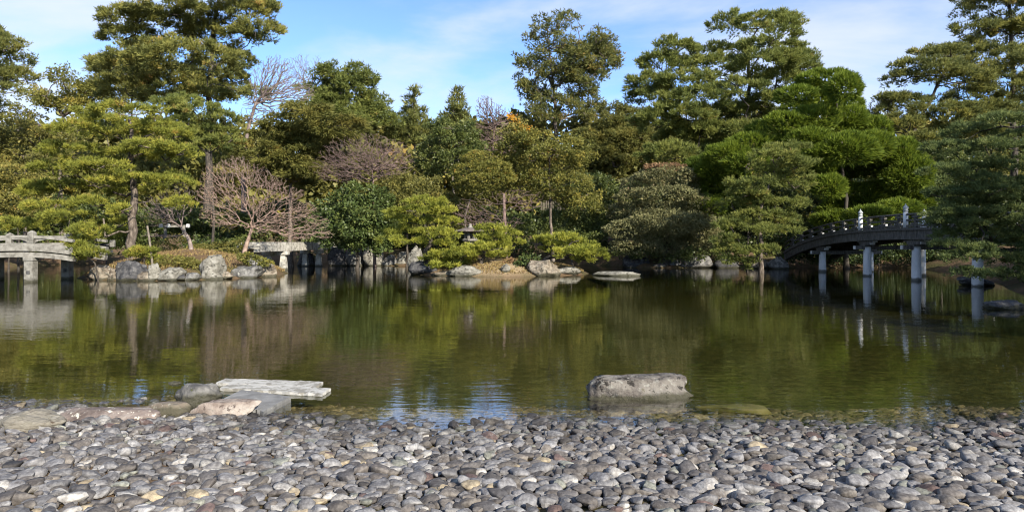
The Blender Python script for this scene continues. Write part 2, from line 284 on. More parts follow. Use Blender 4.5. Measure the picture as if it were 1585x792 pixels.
def water_mat():
    m, n, l, out = newmat('pond_water')
    tcn = n.new('ShaderNodeTexCoord')
    def nz(scale, st, det, rough=.5):
        mpn = n.new('ShaderNodeMapping'); mpn.inputs['Scale'].default_value = st; mpn.inputs['Rotation'].default_value = (0, 0, math.radians(6)); l.new(tcn.outputs['Object'], mpn.inputs[0])
        t = n.new('ShaderNodeTexNoise'); t.inputs['Scale'].default_value = scale; t.inputs['Detail'].default_value = det; t.inputs['Roughness'].default_value = rough; t.inputs['Distortion'].default_value = .4
        l.new(mpn.outputs[0], t.inputs['Vector']); return t
    a = nz(5.5, (.55, 1.5, 1), 3); b_ = nz(1.1, (.6, 1.3, 1), 2)
    b1 = n.new('ShaderNodeBump'); b1.inputs['Strength'].default_value = 1; b1.inputs['Distance'].default_value = .0025; l.new(a.outputs[0], b1.inputs['Height'])
    ms = nz(.16, (.5, 1.2, 1), 2); mr = n.new('ShaderNodeMapRange'); mr.inputs[1].default_value = .36; mr.inputs[2].default_value = .64; mr.inputs[3].default_value = .25; mr.inputs[4].default_value = 1.25; l.new(ms.outputs[0], mr.inputs[0]); l.new(mr.outputs[0], b1.inputs['Strength'])
    b2 = n.new('ShaderNodeBump'); b2.inputs['Strength'].default_value = 1; b2.inputs['Distance'].default_value = .0036; l.new(b_.outputs[0], b2.inputs['Height']); l.new(b1.outputs[0], b2.inputs['Normal'])
    ge = n.new('ShaderNodeNewGeometry'); dt = n.new('ShaderNodeVectorMath'); dt.operation = 'DOT_PRODUCT'; l.new(ge.outputs['Incoming'], dt.inputs[0]); l.new(b2.outputs[0], dt.inputs[1])
    ab = n.new('ShaderNodeMath'); ab.operation = 'ABSOLUTE'; l.new(dt.outputs['Value'], ab.inputs[0])         # Schlick, the same from above and below
    om = n.new('ShaderNodeMath'); om.operation = 'SUBTRACT'; om.inputs[0].default_value = 1; om.use_clamp = True; l.new(ab.outputs[0], om.inputs[1])
    pw = n.new('ShaderNodeMath'); pw.operation = 'POWER'; pw.inputs[1].default_value = 3.3; l.new(om.outputs[0], pw.inputs[0])
    fr = n.new('ShaderNodeMath'); fr.operation = 'MULTIPLY_ADD'; fr.inputs[1].default_value = .97; fr.inputs[2].default_value = .03; l.new(pw.outputs[0], fr.inputs[0])
    g = n.new('ShaderNodeBsdfGlossy'); g.inputs['Roughness'].default_value = .02; l.new(b2.outputs[0], g.inputs['Normal'])
    t = n.new('ShaderNodeBsdfTransparent')
    x = n.new('ShaderNodeMixShader'); l.new(fr.outputs[0], x.inputs[0]); l.new(t.outputs[0], x.inputs[1]); l.new(g.outputs[0], x.inputs[2]); l.new(x.outputs[0], out.inputs[0])
    v = n.new('ShaderNodeVolumeAbsorption'); v.inputs[0].default_value = (.66, .64, .12, 1); v.inputs[1].default_value = 0.30; l.new(v.outputs[0], out.inputs['Volume'])
    return m
M['water'] = water_mat()

# ------------------------------------------------------------------ terrain, water
def edge(x):                      # distance of the beach waterline
    x = np.asarray(x, float); return 6.45 + 0.75 / (1 + np.exp((x + 2.6) * 1.6)) + 0.09 * np.sin(1.3 * x + .6) + 0.06 * np.sin(2.9 * x) + .04 * np.sin(6.1 * x + 1)
def sst(a, b, x): t = np.clip((x - a) / (b - a), 0, 1); return t * t * (3 - 2 * t)
def ground_h(x, y):
    x = np.asarray(x, float); y = np.asarray(y, float)
    wob = .5 * np.sin(.55 * x + 1.3) + .35 * np.sin(1.1 * x + .4 * y) + .3 * np.sin(.8 * y)
    def prof(d, hm, sl, under=.5):
        up = hm * (1 - np.exp(-np.maximum(d, 0) * sl / hm)); return np.where(d > 0, up, np.maximum(d * under, -.55))
    fs = 58 - 9 * sst(-15, -10, x) + 3.0 * sst(-5, -1, x) - 6.5 * sst(5, 9, x) + 0.8 * wob       # far shoreline
    far = prof(y - fs, 2.8, .32)
    isl = prof((1 - np.hypot((x + 16.7) / 4.6, (y - 35.6) / 5.6)) * 4.8 + .22 * wob, 1.6, .6)
    cen = prof((1 - np.hypot((x + 0.7) / 5.0, (y - 37.6) / 3.5)) * 3.6 + .2 * wob, .8, .7)
    rgt = prof((x - 15.0 - .55 * np.maximum(y - 19, 0) - .3 * wob) * .8, 1.6, .5)
    rgt = np.where(y < 32, rgt, prof((x - 26) * .8, 1.6, .5))
    lft = prof((-x - 34 - .4 * wob), 1.4, .5)
    be = prof_beach(x, y)
    return np.maximum.reduce([far, isl, cen, rgt, lft, be])
def prof_beach(x, y):
    d = edge(x) - y
    return np.where(d > 0, np.minimum(-.035 + .055 * d, .25), np.maximum(-.035 + d * .16, -.55))
def axis_pts(a, b, step, far, n=14):
    c = np.arange(a, b + 1e-6, step); g = np.geomspace(1, far, n); return np.concatenate([a - g[::-1] , c, b + g])
gx = axis_pts(-36, 36, .45, 700); gy = axis_pts(-8, 72, .45, 900)
GX, GY = np.meshgrid(gx, gy); GZ = ground_h(GX, GY)
GZ = GZ + .06 * np.sin(GX * 1.9 + GY * 1.3) * (GZ > .25) + .05 * np.sin(GX * 3.1 - GY * 2.3) * (GZ > .25)
nx, ny = len(gx), len(gy); idx = np.arange(nx * ny).reshape(ny, nx)
Tq = np.stack([idx[:-1, :-1], idx[:-1, 1:], idx[1:, 1:], idx[1:, :-1]], -1).reshape(-1, 4)
sand = sst(.2, .5, 1 - np.hypot((GX + .6) / 4.4, (GY - 36.0) / 3.0)) * .9
bed = sst(.0, .14, -GZ - .03) * (GY > 5)
tint = np.stack([sand, bed, 0 * sand], -1).reshape(-1, 3)
gr = link('ground', npmesh('ground', np.stack([GX, GY, GZ], -1).reshape(-1, 3), Tq, tint, True), M['ground'])
tag(gr, 'brown and mossy garden ground around the pond and on its islands', kind='structure')
bm = bmesh.new(); add_box(bm, (0, 33.0, -.6), (74, 62, 1.2))
wt = bmobj('water', bm, M['water']); tag(wt, 'still olive green pond water with tree reflections', kind='structure')
wt.location = (0, 0, 0)

# ------------------------------------------------------------------ rocks
def rock_mesh(seed, sub=4, cuts=9, flat=0.0, boxy=0.0, rough=.12, strata=0.0, skirt=.14):
    r = np.random.default_rng(seed); bm = bmesh.new(); bmesh.ops.create_icosphere(bm, subdivisions=sub, radius=1)
    V = np.array([v.co[:] for v in bm.verts]); Fc = np.array([[v.index for v in f.verts] for f in bm.faces]); bm.free()
    if boxy: V = np.sign(V) * np.abs(V) ** (1 - boxy); V /= np.abs(V).max(0)
    for _ in range(cuts):
        d = nrm(r.normal(size=3)); h = r.uniform(.55, .9); s = V @ d - h; V -= np.where(s > 0, s * .92, 0)[:, None] * d
    if flat: s = V[:, 2] - (1 - flat); V[:, 2] -= np.where(s > 0, s * .88, 0)
    o = r.random(3) * 50
    N = np.array([mnoise.fractal(Vector(v * 1.7 + o), .9, 2.1, 5) for v in V]); Nf = np.array([mnoise.fractal(Vector(v * 6 + o), .8, 2.1, 3) for v in V])
    V = V * (1 + rough * N + rough * .28 * Nf)[:, None]
    if strata: V[:, :2] *= (1 + strata * np.sin(V[:, 2] * 11 + o[0]))[:, None]
    V[:, :2] *= (1 + skirt * np.clip(-V[:, 2] + .2, -.6, 1))[:, None]
    V = V / np.abs(V).max(0); return V, Fc
def rock(name, label, px, py, w, h, mat, seed, Y=None, deep=.8, rz=0., base=0.0, parent=None, cat='rock', group=None, **k):
    """px = middle, py = row of its foot, w,h = size in photo pixels"""
    if Y is None: Y = Yw(py, base)
    s = Y / F; V, Fc = rock_mesh(seed, **k); wx, hh = w * s / 2, h * s
    V = V * np.array([wx, wx * deep, hh * .68]); V[:, 2] += hh * .32
    c, sn = math.cos(rz), math.sin(rz)
    off = np.array([(px - 792.5) / F * Y, Y + wx * deep * .7, base])
    me = npmesh(name, V @ np.array([[c, sn, 0], [-sn, c, 0], [0, 0, 1]]), Fc, smooth=True)
    o = link(name, me, M[mat]); o.location = off; return tag(o, label, cat, group)

def shoreY(px, y0=20.0, y1=60.0, lev=.03):
    y = np.arange(y0, y1, .05); h = ground_h((px - 792.5) / F * y, y); k = np.argmax(h > lev); return float(y[k]) if h[k] > lev else 50.0
# foreground rocks and slabs
rock('boulder', 'big mottled flat-topped boulder standing alone in the near water', 992, 617, 168, 39, 'rock_boulder', 19, Y=7.45, deep=.5, boxy=.62, flat=.3, cuts=4, rough=.13, skirt=.06, sub=5, cat='boulder')
rock('rock', 'grey wedge-shaped rock with pale top edge at the waterline', 303, 629, 80, 29, 'rock_grey', 25, Y=7.2, deep=.7, cuts=16, flat=.3, rough=.16, sub=5)
rock('rock', 'long pale pinkish rock with a bright right end on the shoreline', 347, 647, 122, 27, 'rock_pink', 33, Y=6.7, deep=.34, boxy=.25, flat=.4, cuts=5, rough=.08, sub=5)
rock('rock', 'low tan rock between the pinkish rock and the brown one', 245, 655, 88, 26, 'rock_tan', 35, Y=6.65, deep=.45, boxy=.15, flat=.4, rough=.09)
rock('rock', 'broad flat brown rock spotted with pale lichen among the pebbles', 155, 664, 165, 24, 'rock_brown', 42, Y=6.45, base=.0, deep=.32, boxy=.2, flat=.45, rough=.08, sub=5)
rock('rock', 'banded grey-brown rock at the left edge of the pebble beach', 20, 690, 130, 36, 'rock_stripe', 58, Y=5.95, base=.02, deep=.6, boxy=0, flat=.25, cuts=14, rough=.1, sub=5)
rock('slab_stone', 'yellowish algae covered slab just under the water beside the boulder', 1145, 633, 130, 12, 'algae', 60, Y=7.25, base=-.115, deep=.45, boxy=.3, flat=.5, rough=.05)
rock('stone', 'tiny pale stone breaking the water surface left of the planks', 268, 594, 22, 4, 'rock_pale', 61, Y=8.2, deep=.6, sub=3)
# flat stone in mid pond
rock('flat_stone', 'long flat pale stone lying in the water beside the small island', 957, 427, 78, 9, 'rock_pale', 64, Y=34.5, deep=.5, boxy=.5, flat=.5, rough=.06)
# left island shoreline
L = [(152, 437, 48, 27, 'rock_tan', 'rounded tan boulder at the foot of the stone bridge'),
     (194, 438, 56, 36, 'rock_dark', 'dark grey leaning boulder on the left island shore'),
     (222, 437, 30, 16, 'rock_tan', 'small tan stone beside the dark leaning boulder'),
     (233, 430, 26, 28, 'rock_pale', 'narrow upright pale stone below the bent pine shoot'),
     (262, 437, 52, 26, 'rock_pale', 'wide pale boulder half covered by low shrubs on the left island'),
     (293, 437, 32, 13, 'rock_grey', 'small grey stone at the waterline left of the tall pale boulder'),
     (325, 434, 42, 39, 'rock_pale', 'tall pale boulder with a sunlit face on the left island'),
     (374, 435, 66, 21, 'rock_grey', 'low grey domed boulder under the bare cherry tree'),
     (346, 436, 26, 14, 'rock_tan', 'small tan stone between the tall pale boulder and the low domed one'), (278, 441, 24, 9, 'rock_dark', 'low dark stone in front of the wide pale boulder'), (172, 436, 20, 22, 'rock_tan', 'tan stone squeezed between the rounded tan boulder and the dark leaning one'),
     (407, 431, 34, 27, 'rock_tan', 'tan boulder beside the pier of the middle stone bridge'),
     (392, 420, 30, 20, 'rock_grey', 'grey stone at the root of the bare cherry tree')]
for i, (px, py, w, h, mt, lb) in enumerate(L):
    rock('boulder', lb, px, py, w, h, mt, (100 + i if i != 6 else 461), sub=4, rough=.19, boxy=.15, deep=.8, cuts=11, flat=.1 + .12 * (i % 3), group='rocks edging the left island', cat='boulder', Y=shoreY(px) - .15 + (1.6 if i == 12 else 0), base=0 if i < 12 else .4)
# centre island shoreline
L = [(655, 429, 52, 22, 'rock_dark', 'dark lichened boulder at the left tip of the small island'),
     (686, 430, 40, 9, 'rock_tan', 'low tan stone between two bigger rocks of the small island'),
     (722, 431, 72, 17, 'rock_pale', 'long layered white-grey rock on the small island shore'),
     (783, 427, 16, 16, 'rock_pale', 'small round whitish stone standing on the sandy slope'),
     (838, 427, 66, 26, 'rock_tan', 'craggy tan outcrop under the leaning pine on the small island'),
     (880, 426, 42, 13, 'rock_pale', 'flat pale rock at the right tip of the small island'),
     (776, 398, 20, 9, 'rock_pale', 'pale stone lying above the sandy slope'),
     (642, 404, 26, 34, 'rock_pale', 'pointed pale stone behind the bright pine at the left')]
for i, (px, py, w, h, mt, lb) in enumerate(L):
    Yc = shoreY(px) - .1 if i not in (3, 6, 7) else (shoreY(px) + .25, 37.0, 44.0)[(3, 6, 7).index(i)]
    rock('boulder', lb, px, py, w, h, mt, 130 + i, sub=4, rough=.2, deep=.75, cuts=11, flat=.2, strata=.05 if i == 2 else 0, group='rocks edging the small island', cat='boulder', Y=Yc, base=[0, 0, 0, .2, .05, .05, .85, 0.1][i])
# far bank retaining stones (middle) and right shore
L = [(520, 412, 34, 30, 'rock_dark', 'dark stone of the far bank beside the middle bridge'), (546, 412, 30, 28, 'rock_grey', 'grey stone under the dark camellia, leftmost of the pair'),
     (575, 411, 36, 30, 'rock_pale', 'pale square stone of the far bank under the dark camellia'), (603, 410, 26, 18, 'rock_grey', 'grey stone right of the pale square one'),
     (624, 410, 26, 22, 'rock_pale', 'whitish rounded stone on the far bank behind the bright pine'), (470, 412, 30, 22, 'rock_dark', 'dark stone behind the piers of the middle bridge')]
for i, (px, py, w, h, mt, lb) in enumerate(L):
    rock('bank_stone', lb, px, py, w, h, mt, 150 + i, sub=3, deep=.7, boxy=.35, cuts=6, group='stones of the far bank', Y=49.5, cat='stone')
L = [(985, 413, 50, 20, 'rock_dark', 'dark boulder on the far shore below the clipped dome'), (1022, 412, 22, 9, 'rock_tan', 'small ochre stone on the far shore below the clipped dome'),
     (1046, 412, 28, 20, 'rock_grey', 'grey stone between the ochre stone and the big grey boulder'), (1083, 414, 58, 27, 'rock_grey', 'big grey boulder on the far shore left of the propped pine'),
     (1128, 414, 40, 16, 'rock_dark', 'dark stone under the left side of the propped pine'), (1176, 415, 40, 20, 'rock_tan', 'tan stone behind the props of the right pine'),
     (1208, 415, 34, 20, 'rock_grey', 'grey stone at the far end of the wooden bridge'), (1290, 409, 40, 20, 'rock_pale', 'sunlit pale stone seen under the wooden bridge'),
     (1365, 406, 60, 14, 'rock_tan', 'long tan stone seen under the wooden bridge'), (1450, 408, 70, 18, 'rock_dark', 'dark stone of the bank behind the wooden bridge')]
for i, (px, py, w, h, mt, lb) in enumerate(L):
    rock('boulder', lb, px, py, w, h, mt, 170 + i, sub=3, rough=.18, deep=.8, cuts=11, group='rocks of the far right shore', cat='boulder', Y=[46, 45.5, 46, 45.5, 45, 44.5, 43.5, 50, 52, 50][i])
L = [(1568, 484, 64, 18, 'rock_dark', 'dark boulder at the waterline under the right edge pine'), (1520, 447, 60, 16, 'rock_dark', 'low dark rock beside the nearest bridge pier')]
for i, (px, py, w, h, mt, lb) in enumerate(L):
    rock('boulder', lb, px, py, w, h, mt, 193 + i, rough=.22, flat=.3, deep=.8, cuts=13, group='rocks of the near right bank', cat='boulder', Y=[17.3, 26.8][i])

# white slabs and the grey slab on the near water
for (pts, lb, dz, nm, mt_) in (([(334, 592), (349, 585), (499, 590), (489, 599)], 'farther of two bleached white slabs lying on the near water', .024, 'white_slab', 'white_plank'),
                      ([(338, 621), (374, 602), (449, 613), (408, 636)], 'smooth grey slab lying in the water before the white slabs', .03, 'grey_slab', 'rock_slab'),
                      ([(340, 600), (356, 593), (511, 600), (499, 609)], 'nearer of two bleached white slabs lying on the near water', .036, 'white_slab', 'white_plank')):
    bm = bmesh.new(); q = []
    for (px, py) in pts:
        Y = Yw(py, dz); q.append(((px - 792.5) / F * Y, Y))
    n1 = 24; bot, top = [], []
    (A, B, C_, D) = [np.array(v) for v in q]
    ring = [A + (B - A) * t for t in np.linspace(0, 1, 7)[:-1]] + [B + (C_ - B) * t for t in np.linspace(0, 1, n1)[:-1]] + [C_ + (D - C_) * t for t in np.linspace(0, 1, 7)[:-1]] + [D + (A - D) * t for t in np.linspace(0, 1, n1)[:-1]]
    r_ = np.random.default_rng(7); cen_ = sum(q_ for q_ in (A, B, C_, D)) / 4
    ring = [p + r_.normal(size=2) * .008 for p in ring]
    tv = [bm.verts.new((p[0], p[1], dz + r_.normal() * .0015)) for p in ring]; bv = [bm.verts.new((p[0], p[1], dz - .033 if nm == 'white_slab' else -.15)) for p in ring]
    bm.faces.new(tv[::-1]); bm.faces.new(bv)
    for i in range(len(tv)): bm.faces.new((tv[i], tv[(i + 1) % len(tv)], bv[(i + 1) % len(tv)], bv[i]))
    bmesh.ops.recalc_face_normals(bm, faces=bm.faces)
    tag(bmobj(nm, bm, M[mt_]), lb, 'slab', 'white slabs on the water' if nm == 'white_slab' else None)

# ------------------------------------------------------------------ pebble beach
def peb_base(nu, nv):
    V = [(0, 0, -1.)]
    for j in range(1, nv):
        t = math.pi * j / nv
        V += [(math.sin(t) * math.cos(2 * math.pi * i / nu), math.sin(t) * math.sin(2 * math.pi * i / nu), -math.cos(t)) for i in range(nu)]
    V.append((0, 0, 1.)); T = []; last = len(V) - 1
    for i in range(nu):
        T.append((0, 1 + (i + 1) % nu, 1 + i)); T.append((last, last - nu + i, last - nu + (i + 1) % nu))
    for j in range(nv - 2):
        for i in range(nu):
            a = 1 + j * nu + i; b = 1 + j * nu + (i + 1) % nu
            T += [(a, b, b + nu), (a, b + nu, a + nu)]
    return np.array(V), np.array(T)
def peb_shapes(V, n, seed):
    out = []; r = np.random.default_rng(seed)
    for k in range(n):
        p = r.uniform(.62, .95); q = np.sign(V) * np.abs(V) ** p * np.array([1 + .25 * r.normal() * 0, 1, 1]); q = q + np.outer(q[:, 0], np.array([0, r.normal() * .18, 0])); q = q * (1 + .22 * r.normal() * np.clip(q[:, :1], -1, 1) * np.array([0, 1, 1]))
        for _ in range(r.integers(6, 12)):
            d = nrm(r.normal(size=3)); h = r.uniform(.55, .88); s = q @ d - h; q = q - np.where(s > 0, s * .96, 0)[:, None] * d
        o = r.random(3) * 40
        q = q * (1 + .10 * np.array([mnoise.noise(Vector(v * 1.3 + o)) for v in q]))[:, None]; out.append(q)
    return out
VH, TH = peb_base(14, 9); VL, TL = peb_base(10, 5)
SH, SL = peb_shapes(VH, 26, 3), peb_shapes(VL, 40, 4)
rp = np.random.default_rng(77)
tone_set = [((.215, .215, .225), 34), ((.146, .134, .126), 22), ((.125, .120, .122), 12), ((.30, .30, .305), 14), ((.18, .165, .150), 12), ((.42, .41, .39), 6), ((.40, .34, .24), 1.3), ((.24, .25, .22), 4), ((.055, .052, .052), 3), ((.16, .115, .105), 2)]
tw = np.array([t[1] for t in tone_set]); tw = tw / tw.sum()
peb = []
y = 3.75
while y < 8.1:
    size = .048 + .004 * math.sin(y * 3)
    x = -y * .77 - .25 + rp.uniform(0, .1)
    while x < y * .77 + .25:
        a = size * rp.lognormal(0, .32); a = min(max(a, .022), .080)
        peb.append((x + rp.normal() * .012, y + rp.normal() * .016, a)); x += a * 1.72
    y += .060
peb = np.array(peb); zz = prof_beach(peb[:, 0], peb[:, 1])
rockmask = np.ones(len(peb), bool)
for (px, Yr, w, dr) in ((347, 6.75, 122, .30), (250, 6.75, 100, .3), (155, 6.6, 155, .36), (28, 6.05, 118, .3), (303, 7.2, 74, .2), (992, 7.45, 150, .3)):
    cx, s = (px - 792.5) / F * Yr, Yr / F; wx = w * s / 2
    rockmask &= np.hypot((peb[:, 0] - cx) / wx, (peb[:, 1] - Yr - dr) / dr) > 1
beach_o = empty('pebble_beach'); tag(beach_o, 'beach of grey rounded pebbles along the near shore', kind='structure')
keep = np.where(rockmask)[0]; order = keep[np.argsort(peb[keep, 1])]
vis = [i for i in order if abs(peb[i, 0]) < .76 * peb[i, 1] and peb[i, 1] > 3.95]
near = set(sorted(vis, key=lambda i: -peb[i, 2] / peb[i, 1])[:300])
AV, AT, AC, off = [], [], [], 0
for i in order:
    x, y, a = peb[i]; under = zz[i] < -.075
    col = np.array(tone_set[rp.choice(len(tone_set), p=tw)][0]) * rp.uniform(.75, 1.25) * np.array((.60, .59, .58)); wet = sst(.13, -.02, zz[i] + .07 + .03 * math.sin(x * 5)) if False else float(np.clip((.055 - (zz[i] + .035)) / .05, 0, 1)); col = col * (1 - .5 * wet)
    if under: col = np.array((.105, .086, .042)) * rp.uniform(.4, 1.4)
    hi = i in near; q = (SH if hi else SL)[rp.integers(26 if hi else 40)]
    b = a * rp.uniform(.6, .92); c = a * rp.uniform(.32, .54) * (.7 if under else 1)
    v = q * np.array([a * 1.12, b * 1.05, c])
    rx_, ry_, rz_ = rp.normal(.16, .22), rp.normal(0, .18), rp.normal(0, .55)
    Rx = np.array([[1, 0, 0], [0, math.cos(rx_), -math.sin(rx_)], [0, math.sin(rx_), math.cos(rx_)]])
    Ry = np.array([[math.cos(ry_), 0, math.sin(ry_)], [0, 1, 0], [-math.sin(ry_), 0, math.cos(ry_)]])
    Rz = np.array([[math.cos(rz_), -math.sin(rz_), 0], [math.sin(rz_), math.cos(rz_), 0], [0, 0, 1]])
    v = v @ (Rz @ Rx @ Ry).T
    pos = np.array([x, y, zz[i] + c * .45 + abs(rp.normal()) * .010])
    if hi:
        me = npmesh('pebble', v, TH, np.tile(col, (len(v), 1)), True)
        o = bpy.data.objects.new('pebble', me); COL.objects.link(o); me.materials.append(M['pebble']); o.parent = beach_o; o.location = pos
    else:
        AV.append(v + pos); AT.append(TL + off); AC.append(np.tile(col, (len(v), 1))); off += len(v)
o = link('pebble_bed', npmesh('pebble_bed', np.vstack(AV), np.vstack(AT), np.vstack(AC), True), M['pebble'], beach_o); o['kind'] = 'stuff'
o.data.polygons.foreach_set('use_smooth', np.repeat(rp.random(len(AT)) > .3, len(TL)))

# ------------------------------------------------------------------ foliage generators
STAT = {'tri': 0}
def blades(p, ax, L_, wd, K, spread, tint, kind):
    """leaf or needle faces at points p with axes ax"""
    N = len(p); p = np.repeat(p, K, 0); ax = np.repeat(ax, K, 0); L_ = np.repeat(L_, K); tint = np.repeat(tint, K)
    d = nrm(ax + spread * rng.normal(size=p.shape)); L_ = L_ * rng.uniform(.65, 1.2, len(p))
    s = nrm(np.cross(d, rng.normal(size=p.shape))) * (wd * rng.uniform(.7, 1.2, len(p)))[:, None] if np.isscalar(wd) else None
    tint = np.clip(tint + rng.normal(size=len(p)) * .08, 0, 1)
    if kind == 'needle':
        V = np.stack([p - s * .5, p + s * .5, p + d * L_[:, None]], 1); k = 3
    else:
        mid = p + d * (L_ * .5)[:, None]; V = np.stack([p, mid + s * .5, p + d * L_[:, None], mid - s * .5], 1); k = 4
    T = np.arange(len(p) * k).reshape(-1, k); STAT['tri'] += len(p) * (k - 2)
    return V.reshape(-1, 3), T, np.repeat(tint, k)
STY = {  # size/width in photo px; K faces per tuft; k tufts per px^2; clump radius px; zbias; upward axis; clump flattening
    'pine':    dict(size=5.4, wd=1.25, K=3, spread=.5, k=.52, cl=6, zmin=-.12, up=.75, flat=.55, kind='needle'),
    'black':   dict(size=5.8, wd=1.4, K=3, spread=.5, k=.44, cl=6.5, zmin=-.4, up=.7, flat=.65, kind='needle'),
    'juniper': dict(size=7.5, wd=1.9, K=3, spread=.30, k=.50, cl=5, zmin=-.55, up=.55, flat=.9, kind='needle', smooth=1),
    'leaf':    dict(size=3.7, wd=2.2, K=2, spread=1.0, k=.34, cl=8, zmin=-.55, up=.3, flat=.75, kind='leaf'),
    'bigleaf': dict(size=5.2, wd=2.9, K=2, spread=1.0, k=.24, cl=9, zmin=-.55, up=.2, flat=.8, kind='leaf'),
    'spray':   dict(size=6.6, wd=1.8, K=3, spread=.5, k=.32, cl=12, zmin=-.7, up=.05, flat=.4, kind='needle'),
    'open':    dict(size=5.2, wd=1.6, K=3, spread=.7, k=.34, cl=7, zmin=-.9, up=.3, flat=.7, kind='needle'),
    'fir':     dict(size=6.5, wd=1.5, K=3, spread=.5, k=.26, cl=6, zmin=-.6, up=.6, flat=.6, kind='needle'),
    'fine':    dict(size=3.4, wd=2.0, K=2, spread=.9, k=.60, cl=6, zmin=-.6, up=.5, flat=.6, smooth=1, kind='leaf'),
}
def pad(c, r, s, st, dens=1.0, tone=.45):
    """one foliage mass: centre c, radii r (m), s metres per px"""
    q = STY[st]; rx, ry, rz = r / s
    area = math.pi * rx * rz * (1.0 if st in ('pine', 'black') else 1.15) * 1.6
    nt = max(40, int(area * q['k'] * dens)); cl = q['cl'] * s
    nc = max(5, int(area / (q['cl'] ** 2 * 1.5)))
    u = nrm(rng.normal(size=(nc * 4, 3))); u = u[(u[:, 2] > q['zmin']) | (rng.random(len(u)) < .15)][:nc]; nc = len(u)
    cc = c + r * u * rng.uniform(.62, 1.02, nc)[:, None] + rng.normal(size=(nc, 3)) * cl * .25
    ct = np.clip(tone + rng.normal(size=nc) * .17, 0, .97)
    csz = rng.uniform(.7, 1.35, nc); which = rng.choice(nc, nt, p=csz / csz.sum())
    o = rng.normal(size=(nt, 3)); o = nrm(o) * (rng.random(nt) ** .45)[:, None]
    keep = (u[which][:, 1] < .3) | (rng.random(nt) < .35); which = which[keep]; o = o[keep]; nt = len(which)
    p = cc[which] + o * np.array([1.15, 1.15, q['flat']]) * cl * csz[which][:, None]
    if q.get('smooth'):
        uu = nrm(u[which] + .42 * rng.normal(size=(nt, 3))); lump = 1 + .10 * np.sin(uu[:, 0] * 7 + c[0]) * np.sin(uu[:, 2] * 6 + c[2] * 3) * 1.2
        p = c + r * uu * (lump * rng.uniform(.86, 1.0, nt))[:, None]; o = uu
    ax = nrm(.55 * u[which] + .65 * o + np.array([0, 0, q['up']]))
    if st == 'spray': ax = nrm(ax * np.array([1, 1, .25]) - np.array([0, 0, .12]))
    return blades(p, ax, np.full(nt, q['size'] * s), q['wd'] * s, q['K'], q['spread'], ct[which] + rng.normal(size=nt) * .06, q['kind'])

def dendrite(trunk, targets, step, jit, zpen=.5, sg=.10, wp=0.0):
    """skeleton that grows from the trunk nodes to every target; returns nodes, parents"""
    N = [np.array(t) for t in trunk]; Pn = [-1] + list(range(len(trunk) - 1)); arr = np.zeros((len(trunk) + len(targets) * 40, 3)); n = len(trunk); arr[:n] = trunk
    par = np.full(len(arr), -1); par[1:n] = np.arange(n - 1); pl = np.zeros(len(arr))
    td = np.array([np.min(np.linalg.norm(arr[:n] - t, axis=1)) for t in targets]); lo = max(1, n // 4)
    for t in targets[np.argsort(td)]:
        d = arr[lo:n] - t; dist = np.linalg.norm(d, axis=1) + zpen * np.maximum(d[:, 2], 0) * 2 + wp * pl[lo:n]; j = lo + int(np.argmin(dist)); L_ = np.linalg.norm(arr[j] - t)
        m = max(1, min(30, int(L_ / step))); prev = j; a = arr[j].copy(); sag = np.array([0, 0, sg * L_])
        for i in range(1, m + 1):
            f = i / m; q = a + (t - a) * f + sag * math.sin(math.pi * f) * .5 + (rng.normal(size=3) * jit * step if i < m else 0)
            if n >= len(arr): break
            arr[n] = q; par[n] = prev; pl[n] = pl[prev] + L_ / m; prev = n; n += 1
    return arr[:n], par[:n]
def skeleton_parts(nodes, par, ntrunk, r_tip, expo, sides, r_cap):
    """segment meshes, one per primary limb"""
    n = len(nodes); tips = np.zeros(n); has = np.zeros(n, bool); has[par[1:]] = True
    tips[~has] = 1
    for i in range(n - 1, 0, -1): tips[par[i]] += tips[i]
    rad = np.minimum(r_tip * np.maximum(tips, 1) ** expo, r_cap)
    limb = np.full(n, -1)
    for i in range(ntrunk, n): limb[i] = i if par[i] < ntrunk else limb[par[i]]
    ii = np.arange(ntrunk, n); a, b = nodes[par[ii]], nodes[ii]; d = nrm(b - a)
    e1 = nrm(np.cross(d, np.array([.3, .85, .42]))); e2 = np.cross(d, e1)
    ra = np.where(par[ii] < ntrunk, rad[ii] * 1.15, rad[par[ii]]); ra = np.minimum(ra, rad[ii] * 1.6); rb = rad[ii]
    out = {}
    ang = 2 * np.pi * np.arange(sides) / sides; ca, sa = np.cos(ang), np.sin(ang)
    RA = a[:, None] + ra[:, None, None] * (ca[None, :, None] * e1[:, None] + sa[None, :, None] * e2[:, None])
    RB = b[:, None] + rb[:, None, None] * (ca[None, :, None] * e1[:, None] + sa[None, :, None] * e2[:, None])
    for lid in np.unique(limb[ii]):
        m = limb[ii] == lid; k = m.sum(); V = np.concatenate([RA[m], RB[m]], 1).reshape(-1, 3)
        base = (np.arange(k) * 2 * sides)[:, None]; T = []
        for j in range(sides):
            T.append(np.hstack([base + j, base + (j + 1) % sides, base + sides + (j + 1) % sides, base + sides + j]))
        T = np.stack(T, 1).reshape(-1, 4); out[lid] = (V, T); STAT['tri'] += len(T) * 2
    return out, rad
def smooth_line(pts, n):
    pts = np.asarray(pts, float); t = np.r_[0, np.cumsum(np.linalg.norm(np.diff(pts, axis=0), axis=1))]; tt = np.linspace(0, t[-1], n)
    q = np.stack([np.interp(tt, t, pts[:, i]) for i in range(3)], -1)
    for _ in range(2): q[1:-1] = .25 * q[:-2] + .5 * q[1:-1] + .25 * q[2:]
    return q
def trunk_part(root, line, r0, r1, mat, n=10):
    k = len(line); rad = r0 + (r1 - r0) * np.linspace(0, 1, k) ** .8; rad[0] *= 1.45; rad[1] *= 1.12
    V, T = tube(line, rad, n, .12); STAT['tri'] += len(T) * 2
    return link('trunk', npmesh('trunk', V, T, smooth=True), M[mat], root)

